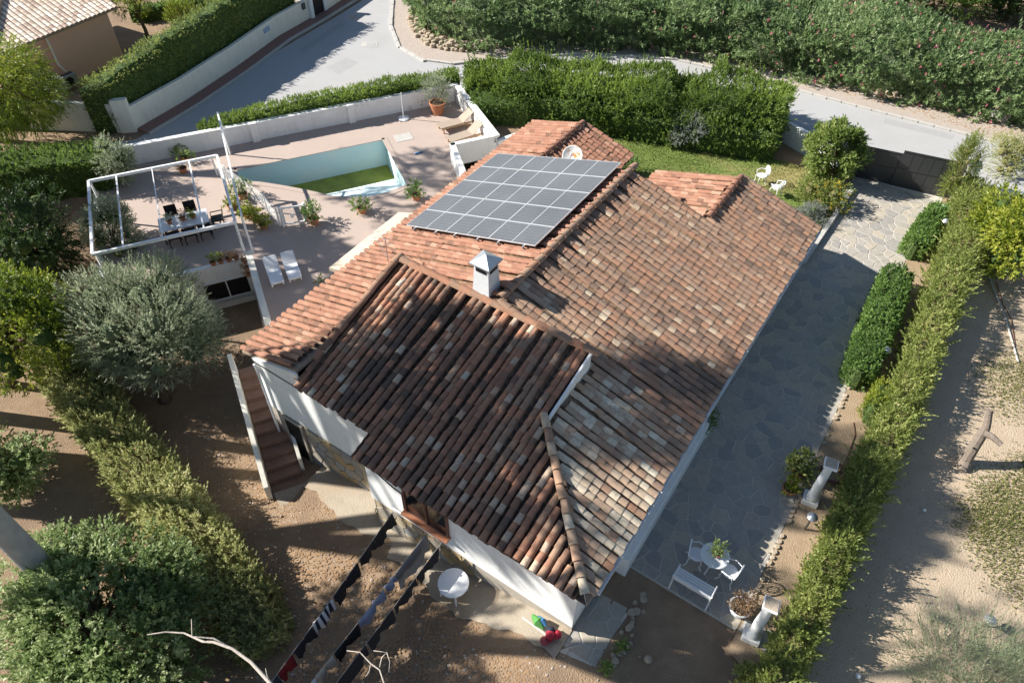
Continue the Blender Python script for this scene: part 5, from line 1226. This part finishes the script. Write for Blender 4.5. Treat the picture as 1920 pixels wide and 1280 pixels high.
# beyond the flowering hedge
for k, (x, y, zc, rx, m_, l) in enumerate(((1560, -25, 1.2, 2.4, 'leaf_lime', 'yellow green feathery shrub behind the oleanders'), (1690, -10, 1.5, 2.0, 'leaf_lime', 'lime shrub behind the oleanders near its right half'), (1790, -15, 2.0, 2.4, 'leaf_cypress', 'dark green shrub behind the oleanders'), (1920, -10, 2.2, 2.2, 'leaf_deep', 'shadowy tree at the top right corner'), (1330, -60, 1.8, 2.6, 'leaf_oleander', 'grey green shrub far behind the oleanders'))):
    b_ = at(x, y); tree('shrub', l, b_+[0, 2.5, 0], .8, b_+[0, 2.5, zc], (rx, 1.8, 1.7), 900, m_, 90+k, trunk_r=.1, cat='shrub', ln=.4, nl=9, L=.18, Wd=.05, clumps=14, core='inner_leaf', group='shrubs behind the oleanders')
for k, (x, l, m_) in enumerate(((1400, 'far green tree beyond the middle of the oleanders', 'leaf_deep'), (1530, 'far dark conifer beyond the oleanders', 'leaf_cypress'), (1650, 'far olive green tree beyond the oleanders', 'leaf_oleander'), (1770, 'far dark tree beyond the right oleanders', 'leaf_cypress'), (1880, 'far shaded tree at the top right edge', 'leaf_shaded'), (2000, 'far tree just outside the top right corner', 'leaf_deep'))):
    b_ = at(x, 14+k*8)+np.array([0, 1.0, 0]); tree('background_tree', l, b_, 1.3, b_+[0, 0, 1.9], (2.6, 2.0, 1.7), 900, m_, 190+k, trunk_r=.16, ln=.5, nl=9, L=.22, Wd=.07, clumps=18, core='inner_leaf', group='trees beyond the oleanders')
# tall trees of the plot to the left: only their shade (and one trunk) reaches the picture
gum = dict(ln=.55, nl=9, L=.30, Wd=.10, spread=.9, upb=-.2)
tree('eucalyptus', 'tall pale trunked gum tree at the lower left edge', (-15.75, .45, zy), 13, (-17.8, .3, 17.5), (4.2, 3.6, 4.0), 330, 'leaf_gum', 61, trunk_r=.36, bark='pale_bark', clumps=26, cr=.3, limbs=16, **gum)
tree('shade_tree', 'tall gum tree out of sight whose crown shades the front roof', (-27.5, .2, zy), 10, (-25.0, 3.4, 14.4), (3.5, 3.0, 2.7), 1700, 'leaf_gum', 62, trunk_r=.3, bark='pale_bark', clumps=26, cr=.22, limbs=14, group='tall trees left of the yard', **gum)
tree('shade_tree', 'high gum tree out of sight shading the middle of the long roof', (-26.5, 2.6, zy), 12, (-21.8, 5.4, 17.0), (3.6, 2.6, 2.2), 760, 'leaf_gum', 63, trunk_r=.28, bark='pale_bark', clumps=24, cr=.15, limbs=10, group='tall trees left of the yard', **gum)
tree('shade_tree', 'broad gum tree out of sight shading the pergola terrace', (-36.5, 5.2, -.5), 6, (-34.6, 7.0, 10.4), (4.4, 2.9, 2.6), 1700, 'leaf_gum', 64, trunk_r=.3, bark='pale_bark', clumps=30, cr=.24, limbs=12, group='tall trees left of the yard', **gum)
tree('shade_tree', 'thin gum tree out of sight dappling the pool deck', (-43, 8.5, 0), 9, (-38.6, 12.6, 13.6), (3.6, 3.6, 2.2), 420, 'leaf_gum', 65, trunk_r=.25, bark='pale_bark', clumps=16, cr=.3, limbs=10, group='tall trees left of the yard', **gum)
tree('shade_tree', 'gum tree out of sight dappling the yard below the washing lines', (-21, -4.5, zy), 8, (-21.0, -2.0, 9.5), (3.2, 2.6, 2.2), 700, 'leaf_gum', 66, trunk_r=.26, bark='pale_bark', clumps=18, cr=.34, limbs=10, group='tall trees left of the yard', **gum)

tree('shade_tree', 'gum tree out of sight shading the lower front roof', (-28.5, -2.8, zy), 10, (-23.8, 1.2, 15.2), (3.3, 2.3, 2.2), 900, 'leaf_gum', 67, trunk_r=.28, bark='pale_bark', clumps=24, cr=.2, limbs=12, group='tall trees left of the yard', **gum)

# ------------------------------------------------------------------ neighbour's plot
NW = thing('neighbour_wall', 'long cream street wall with a stepped pier on the far side of the road', 'wall', (-36, 22, 0))
for i, (a, b) in enumerate(zip(nbw[:5], nbw[1:5])):
    m_ = MB(); wallseg(m_, a, b, .22, -.1, 1.28); m_.build('wall', 'cream_wall', NW, True)
pL = np.array([-38.9, 14.6]); m_ = MB(); wallseg(m_, (-47, 9.8), (-35.3, 16.9), .22, -.4, 1.55); m_.build('wall', 'cream_wall', NW, True)
m_ = MB(); wallseg(m_, (-35.45, 16.8), (-34.9, 17.35), .34, -.1, 1.75); m_.build('pier', 'cream_wall', NW, True)
m_ = MB(); wallseg(m_, at(612, 20)[:2], at(700, -40)[:2], .22, -.1, 1.28); m_.build('wall', 'cream_wall', NW, True)
ng = thing('entrance_gate', 'black street gate between white posts in the cream wall', 'gate', at(597, 30))
a, b = at(586, 36)[:2], at(610, 21)[:2]
m_ = MB(); wallseg(m_, a, b, .06, .05, 1.9); m_.build('panel', 'black', ng, True)
for q in (a, b): MB().box(q[0]-.14, q[0]+.14, q[1]-.14, q[1]+.14, -.1, 2.0).build('post', 'white_wall', ng, True)
lb = thing('letterbox', 'dark letterbox on the wall left of the black street gate', 'letterbox', (*(nbw[4]+np.array([.16, -.45])), 1.0)); MB().box(-.06, .06, -.16, .16, -.2, .2).build('box', 'dark_metal', lb, bevel=.02)
sg = thing('wall_sign', 'small blue and white plate on the cream street wall', 'sign', (*(nbw[3]+(nbw[2]-nbw[3])*.22+np.array([.14, 0])), .9), math.atan2(*(nbw[3]-nbw[2])[::-1])); MB().box(-.3, .3, -.02, .02, -.14, .14).build('plate', 'blue_plate', sg)
hn = [np.array(p)+np.array([-.95, -.25]) for p in nbw[:5]]
hedge('clipped_hedge', 'tall dark clipped hedge behind the cream street wall', [hn[0]+[-.6, -1.0]]+hn, [1.3, 1.4, 1.5, 1.5, 1.5, 1.5], [2.5, 2.8, 3.2, 3.4, 3.5, 3.5], 0., 5200, 'leaf_privet', bump=.08, ln=.18, nl=8, L=.1, Wd=.04, cvar=lambda P, s: np.where(P[:, 2] > 2.0, .12, -.2))
NH = thing('neighbour_house', 'pinkish house with a pale tiled hip roof at the top left', 'house', (-42.6, 19, 0))
nz = 2.85; wl = [(-42.55, 22.05), (-42.2, 15.2), (-50, 14.8), (-50.3, 22.4)]
MB().prism(wl, -.1, nz-.05).build('wall', 'pink_wall', NH, True)
ex = .35; e0, e1 = np.array([-42.2, 22.6]), np.array([-41.8, 14.8]); rdg0, rdg1 = np.array([-46.6, 22.8]), np.array([-46.3, 18.6])
zn = nz+.02; zrn = nz+.9
rf = MB(); rf.slab([(*e0, zn), (*e1, zn), (*rdg1, zrn), (*rdg0, zrn)], .1); rf.slab([(*e1, zn), (-50.5, 14.4, zn), (*rdg1, zrn)], .1); rf.slab([(-50.5, 14.4, zn), (-50.7, 22.8, zn), (*rdg0, zrn), (*rdg1, zrn)], .1)
nroof = rf.build('roof', 'mortar', NH, True)
# its tiles
items = []
r0 = np.random.default_rng(91)
ac = n3(np.array([*(e0-e1), 0])); upn = n3(np.array([rdg0[0]-e0[0], rdg0[1]-e0[1], zrn-zn])); nm_ = n3(np.cross(ac, upn)); nm_ = nm_ if nm_[2] > 0 else -nm_
for c in range(27):
    for k in range(15):
        p = np.array([*e1, zn])+ac*(c*.29+.15)+upn*(k*.305-.05)
        if (p-np.array([*e1, zn])) @ ac < k*.305*.86: continue
        items.append((p+nm_*.06, np.stack([ac*1.17, upn, nm_*.5]), r0.uniform()))
bake(items, TV, TF, 'roof_tiles', 'tile_far', nroof)
MB().path([(*(e1+[0, .1]), zn+.14), (*rdg1, zrn+.14)], .15, 8).build('hip_ridge', 'mortar', nroof, True)
MB().path([(-42.20, 18.1, nz-.1), (-42.16, 18.1, 1.2), (-42.13, 18.3, .75)], .05, 8).build('downpipe', 'white_paint', NH, True)
ac_ = thing('air_conditioner', 'grey air conditioning unit below the pink wall pipe', 'air conditioner', (-41.6, 18.0, 0)); MB().box(-.2, .2, -.45, .45, .15, .85).build('case', 'grey_metal', ac_, bevel=.02)
MB().lathe([(.26, 0), (.26, .02)], 16).build('fan_grille', 'black', ac_).matrix_local = Matrix.Translation((.205, -.05, .5)) @ Matrix.Rotation(PI/2, 4, 'Y')
MB().box(-.14, .14, -.35, .35, .851, .86).build('top_grille', 'dark_metal', ac_)
tree('garden_tree', 'small bright tree with a leaning trunk beside the pink wall', (-43.0, 24.2, 0), 1.6, (-43.6, 24.3, 2.7), (1.2, 1.2, 1.2), 900, 'leaf_yellow', 71, trunk_r=.12, ln=.3, nl=9, L=.13, Wd=.04, clumps=12)
tree('golden_shrub', 'golden shrub in the neighbour garden', (-42.4, 26.6, 0), .5, (-42.5, 26.6, 1.1), (1.1, 1.1, .9), 600, 'leaf_lime', 72, trunk_r=.06, cat='shrub', ln=.34, nl=9, L=.12, Wd=.03, clumps=10, upb=1.)
hedge('garden_hedge', 'low clipped hedge inside the neighbour garden', [(-46.5, 25.5), (-44.5, 29.0), (-42, 32)], 1.0, .9, 0., 1200, 'leaf_box', bump=.08, ln=.14, nl=7, L=.1, Wd=.045)
tree('garden_bush', 'dark bush in the neighbour garden by the terrace', (-41.5, 29.6, 0), .5, (-41.5, 29.6, .9), (.9, .9, .9), 500, 'leaf_box', 73, trunk_r=.06, cat='shrub', ln=.24, nl=8, L=.12, Wd=.045, clumps=9, core='inner_leaf')
sheet('neighbour_terrace', [(-44, 30.5), (-40, 30), (-39.2, 36), (-45, 37)], .006, 'terrace')
tree('pink_bush', 'pinkish flowering bush at the left end of the cream wall', (-39.2, 15.6, 0), .4, (-39.2, 15.6, 1.5), (1.1, .9, 1.0), 420, 'leaf_olive', 74, trunk_r=.05, cat='shrub', ln=.24, nl=8, L=.1, Wd=.05, clumps=8)
# covers in the road
for x, y, l, rd_ in ((663, 33, 'round pale manhole cover in the road shade', True), (693, 84, 'square drain cover in the sunny road', False)):
    p = at(x, y); t = thing('manhole_cover', l, 'manhole', (p[0], p[1], .004), .6)
    if rd_: MB().lathe([(.48, 0), (.47, .012), (.40, .014)], 20).build('cover', 'kerb', t); MB().lathe([(.36, .013), (.35, .02)], 18).build('lid', 'gravel', t)
    else:
        MB().box(-.5, .5, -.35, .35, 0, .012).build('cover', 'kerb', t); MB().box(-.2, .4, -.25, .25, .012, .018).build('lid', 'asphalt', t)
# rubble edging under the flowering hedge
rb = thing('rubble_wall', 'low rubble stone edging under the oleanders', 'wall', at(850, 90)); r0 = np.random.default_rng(17)
hw = [at(x, y)[:2] for x, y in ((768, 30), (775, 62), (800, 84), (840, 97), (880, 97), (960, 86), (1100, 86), (1260, 100), (1400, 124), (1540, 152), (1720, 190), (1930, 236))]
cnt = 0
for p, d in poly_walk(hw, .34):
    for row in range(3 if cnt < 60 else 1):
        mb = MB(); s_ = r0.uniform(.10, .2); mb.prism([(s_*math.cos(t)*r0.uniform(.75, 1.2), s_*.8*math.sin(t)*r0.uniform(.75, 1.2)) for t in np.linspace(0, 2*PI, 7)[:-1]], 0, s_*r0.uniform(.9, 1.3))
        o = mb.build('stone', 'rubble', rb, True, bevel=.02); o.matrix_basis = Matrix.Translation((p[0]-d[1]*.22*row+r0.normal(0, .06), p[1]+d[0]*.22*row+r0.normal(0, .06), .03+row*.13)) @ Matrix.Rotation(r0.uniform(0, 6), 4, 'Z')
    cnt += 1
bs = thing('stone_block', 'pale stone block by the roadside on the right', 'block', at(1868, 222)); MB().box(-.6, .6, -.25, .25, 0, .4).build('block', 'kerb', bs, bevel=.04)

# ------------------------------------------------------------------ yard: washing lines, table, clutter
lines = [((-9.05, 7.62), (-8.25, .6), 'left'), ((-7.75, 7.62), (-7.5, .6), 'middle'), ((-7.2, 7.62), (-6.95, .6), 'right')]
zl_ = .62
WL = thing('washing_line', 'three washing lines stretched from the white house wall', 'washing line', (-8, 4, -1.3))
for a, b, n in lines: MB().path([(*a, zl_), ((a[0]+b[0])/2, (a[1]+b[1])/2, zl_-.07), (*b, zl_)], .006, 5).build('line', 'rope', WL, True)
MB().bar((-9.1, 7.55, zl_), (-7.1, 7.55, zl_), .04, .04).build('wall_bar', 'white_paint', WL, True)
def garment(line, t0, t1, h, m, label, kind='shirt', stripes=None):
    a, b, _ = lines[line]; a = np.array([*a, zl_]); b = np.array([*b, zl_]); p = a+(b-a)*t0; q = a+(b-a)*t1
    sag = lambda t: -.07*4*t*(1-t)
    t = thing('hanging_'+kind, label, 'laundry', ((p+q)/2)+np.array([0, 0, sag((t0+t1)/2)]), 0, 'laundry on the lines'); o = np.array(t.location)
    rr = np.random.default_rng(int(t0*1000)+line*77); nx_, nz_ = 9, 6
    sides = MB(); d = n3(q-p); nrm_ = np.array([-d[1], d[0], 0])
    V_ = []; F_ = []
    ph_ = rr.uniform(0, 6)
    for side in (-1, 1):
        hh = h*(1 if side > 0 else rr.uniform(.35, .9)); b0 = len(V_)
        for i in range(nx_+1):
            for j in range(nz_+1):
                f = i/nx_; g_ = j/nz_
                edge = 1-.16*math.sin(f*PI+ph_*.12)**2-.05*abs(math.sin(f*5+ph_)) if kind != 'towel' else 1
                wv = .06*math.sin(f*9+ph_)*g_+.035*math.sin(f*21+ph_*2)*g_
                V_.append(p+(q-p)*f+nrm_*(side*(.012+.05*g_)+wv)+np.array([0, 0, sag(t0+(t1-t0)*f)-g_*hh*edge+.01])-o)
        for i in range(nx_):
            for j in range(nz_): k = b0+i*(nz_+1)+j; F_.append((k, k+1, k+nz_+2, k+nz_+1))
    if stripes:
        mb1, mb2 = MB(), MB()
        fs1 = [f for n_, f in enumerate(F_) if (n_//nz_) % 2 == 0]; fs2 = [f for n_, f in enumerate(F_) if (n_//nz_) % 2]
        for mb_, fs, mm, nn_ in ((mb1, fs1, m, 'dark_stripe'), (mb2, fs2, stripes, 'light_stripe')): mb_.V = [tuple(v) for v in V_]; mb_.F = fs; mb_.build(nn_, mm, t)
    else:
        mb = MB(); mb.V = [tuple(v) for v in V_]; mb.F = F_; mb.build('cloth', m, t, smooth=True)
    MB().box(-.012, .012, -.03, .03, -.05, .05).build('peg', 'wood', t)
garment(0, .03, .16, .62, 'black_cloth', 'black garment on the left line nearest the wall')
garment(0, .165, .27, .5, 'black_cloth', 'black shirt second from the wall on the left line')
garment(0, .28, .44, .62, 'black_cloth', 'black trousers before the striped shirt on the left line', 'trousers')
garment(0, .45, .57, .62, 'navy', 'black and white striped shirt on the left line', 'shirt', 'white_cloth')
garment(0, .575, .68, .5, 'black_cloth', 'black top between the striped and red laundry')
garment(0, .69, .77, .6, 'red_cloth', 'dark red cloth on the left line')
garment(0, .775, .85, .6, 'navy', 'dark navy cloth below the red one on the left line')
garment(0, .855, .99, .75, 'denim', 'blue jeans at the outer end of the left line', 'trousers')
garment(1, .02, .23, 1.0, 'grey_cloth', 'large grey towel on the middle line by the wall', 'towel')
garment(1, .235, .30, .4, 'lilac', 'small lilac cloth after the grey towel')
garment(1, .31, .46, .5, 'lilac', 'long lilac garment on the middle line')
garment(1, .465, .60, .55, 'black_cloth', 'black garment in the middle of the middle line')
garment(1, .61, .70, .5, 'cream_cloth', 'cream cloth on the middle line')
garment(1, .705, .84, .5, 'white_cloth', 'white cloth on the outer half of the middle line')
garment(1, .845, .98, .6, 'red_cloth', 'dark red garment at the outer end of the middle line')
garment(2, .04, .19, .5, 'black_cloth', 'black cloth on the right line nearest the wall')
garment(2, .20, .34, .45, 'black_cloth', 'short black garment on the right line')
garment(2, .35, .50, .55, 'black_cloth', 'black shirt on the middle of the right line')
garment(2, .51, .74, .75, 'black_cloth', 'long black garment on the right line', 'dress')
garment(2, .75, .95, .6, 'navy', 'dark patterned cloth at the outer end of the right line', 'shirt', 'denim')
p = at(852, 1112, -.75); wt = thing('round_table', 'round white plastic table standing by the yard wall', 'table', (p[0], p[1], float(gz(p[0], p[1]))+.03))
MB().lathe([(.05, .70), (.44, .70), (.46, .715), (.45, .735), (.05, .735)], 26).build('tabletop', 'white_plastic', wt)
for k in range(4): a = PI/4+k*PI/2; MB().path([(.36*math.cos(a), .36*math.sin(a), .70), (.40*math.cos(a), .40*math.sin(a), 0)], .028, 6).build('leg', 'white_plastic', wt)
p = at(1042, 1190, 0); zt_ = float(gz(-3.3, 7.1))+.03
ty = thing('beach_toys', 'heap of red beach toys at the white house corner', 'toys', (-3.25, 7.22, zt_)); rr = np.random.default_rng(2)
for k in range(5): q = rr.normal(0, .09, 2); MB().lathe([(.02, 0), (.12, .03), (.13, .1), (.03, .19)], 10, (q[0], q[1], .02+.05*k)).build('ball', ['toy_red', 'flower_pink', 'toy_red', 'navy', 'toy_red'][k], ty, smooth=True)
um = thing('folded_parasol', 'folded green and blue parasol lying by the beach toys', 'parasol', (-3.6, 7.3, zt_)); MB().path([(-.35, .12, .12), (-.1, .02, .2), (.12, -.05, .16)], [.05, .15, .03], 8).build('canopy', 'toy_green', um); MB().path([(-.2, .18, .15), (.0, .1, .25), (.15, .05, .2)], [.03, .09, .03], 8).build('trim', 'toy_blue', um); MB().path([(-.55, -.1, .14), (.35, -.16, .18)], .015, 6).build('pole', 'white_plastic', um)
gh = thing('garden_hose', 'coil of green hose against the stone clad wall', 'hose', (-10.25, 7.75, float(gz(-10.2, 7.7)))); MB().path([(.2*math.cos(a)*.5, .06+.01*a, .35+.2*math.sin(a)) for a in np.linspace(0, 18, 60)], .015, 5).build('coil', 'green_plastic', gh)
# shaded rocks beside the side path, rubble along it
rk = thing('rock_edging', 'row of rough dark rocks beside the lower side path', 'rocks', (-1.6, 9.2, -.15)); r0 = np.random.default_rng(5)
for k in range(22):
    q = (-1.58+r0.normal(0, .09)+.02*k*.3, 9.75-k*.11); s_ = r0.uniform(.06, .13)
    o = MB().prism([(s_*math.cos(t)*r0.uniform(.7, 1.2), s_*math.sin(t)*r0.uniform(.7, 1.2)) for t in np.linspace(0, 2*PI, 7)[:-1]], -.03, s_*1.1).build('rock', 'rubble', rk, True, bevel=.02); o.matrix_basis = Matrix.Translation((q[0], q[1], -.16))
# dead trunk on the bare lot
sb = at(1805, 876); sp2 = thing('stump', 'broken grey tree trunk standing on the bare lot', 'tree stump', (sb[0], sb[1], 0))
def rel(x, y, z): q = at(x, y, z); return (q[0]-sb[0], q[1]-sb[1], z)
MB().path([(0, 0, -.05), rel(1812, 860, .25), rel(1828, 835, .85), rel(1842, 812, 1.35), rel(1850, 800, 1.65), rel(1856, 768, 2.2)], [.26, .2, .17, .17, .12, .10], 10).build('trunk', 'stump_bark', sp2, smooth=False)
MB().path([rel(1846, 812, 1.5), rel(1860, 818, 1.55), rel(1878, 834, 1.5)], [.12, .1, .08], 8).build('branch_stub', 'stump_bark', sp2); MB().lathe([(.05, 0), (.035, .02)], 8).build('knot', 'black', sp2).location = rel(1826, 840, .92)
lr = thing('pole_on_ground', 'thin pale pole lying across the bare lot', 'pole', at(1880, 590)); a, b = at(1853, 522), at(1908, 680); c = at(1880, 590); MB().path([a-c+[0, 0, .04], (a+b)/2-c+[.1, 0, .05], b-c+[0, 0, .04]], .035, 6).build('pole', 'rope', lr)
lr2 = thing('cable_on_ground', 'dark cable trailing beside the pale pole', 'cable', at(1890, 600)); c = at(1890, 600); MB().path([at(1868, 530)-c+[0, 0, .02], at(1880, 570)-c+[0, 0, .02], at(1896, 600)-c+[0, 0, .02], at(1903, 650)-c+[0, 0, .02]], .02, 5).build('cable', 'cable_brown', lr2)
for x, y, l, m_, s_ in ((1732, 957, 'small white litter piece in the hedge shade', 'white_plastic', .06), (1608, 1268, 'white ball lying in the long hedge shade', 'white_plastic', .08), (1215, 1236, 'rounded grey stone in the shaded dirt', 'rubble', .12)):
    p = at(x, y, -.1 if x < 1300 else 0); t = thing('stone' if m_ == 'rubble' else 'litter_piece', l, 'stone' if m_ == 'rubble' else 'litter', (p[0], p[1], (-.14 if x < 1300 else 0.))); MB().lathe([(s_*.4, 0), (s_, s_*.5), (s_*.9, s_), (s_*.3, s_*1.5)], 9).build('piece', m_, t, smooth=True)
ms = thing('watering_bag', 'crumpled mint green netting at the end of the short box hedge', 'netting', (1.6, 33.9, 0)); MB().lathe([(.30, 0), (.36, .2), (.28, .45), (.08, .6)], 9).build('netting', 'mint', ms, smooth=True)
# bare dead branches of a dry tree below the camera
dt = thing('dead_tree', 'leafless pale dead tree with branches reaching into the bottom of the picture', 'tree', (-4.6, -.6, -.6))
def dpt(x, y, z): q = at(x, y, z); return (q[0]+4.6, q[1]+.6, q[2]+.6)
MB().path([(0, 0, -.1), (.05, .1, 2.0), dpt(660, 1400, 3.2)], [.16, .12, .08], 9).build('trunk', 'dead_wood', dt, smooth=True)
def branch(pts, rs): MB().path([dpt(*p) for p in pts], rs, 6).build('branch', 'dead_wood', dt, smooth=True)
branch([(660, 1400, 3.2), (540, 1320, 3.9), (505, 1278, 4.0), (470, 1240, 4.05), (435, 1215, 4.1), (400, 1203, 4.15), (380, 1202, 4.1), (345, 1186, 4.05), (310, 1184, 4.0), (276, 1189, 4.0)], [.06, .05, .04, .036, .032, .03, .026, .02, .016, .010])
branch([(435, 1215, 4.1), (400, 1196, 4.15), (360, 1192, 4.3), (359, 1160, 4.4)], [.026, .02, .013, .007])
branch([(660, 1400, 3.2), (700, 1320, 3.8), (722, 1285, 4.0), (712, 1255, 4.1), (695, 1243, 4.1), (675, 1222, 4.2), (650, 1219, 4.2)], [.05, .035, .022, .018, .016, .012, .007])
branch([(712, 1250, 4.1), (716, 1232, 4.2), (725, 1222, 4.3), (700, 1219, 4.3)], [.015, .012, .009, .006]); branch([(725, 1222, 4.3), (731, 1240, 4.2), (729, 1260, 4.1)], [.009, .007, .005]); branch([(695, 1245, 4.1), (692, 1258, 4.05), (685, 1268, 4.0)], [.010, .008, .005])
branch([(505, 1278, 4.0), (500, 1262, 4.1), (498, 1252, 4.2)], [.015, .01, .006])
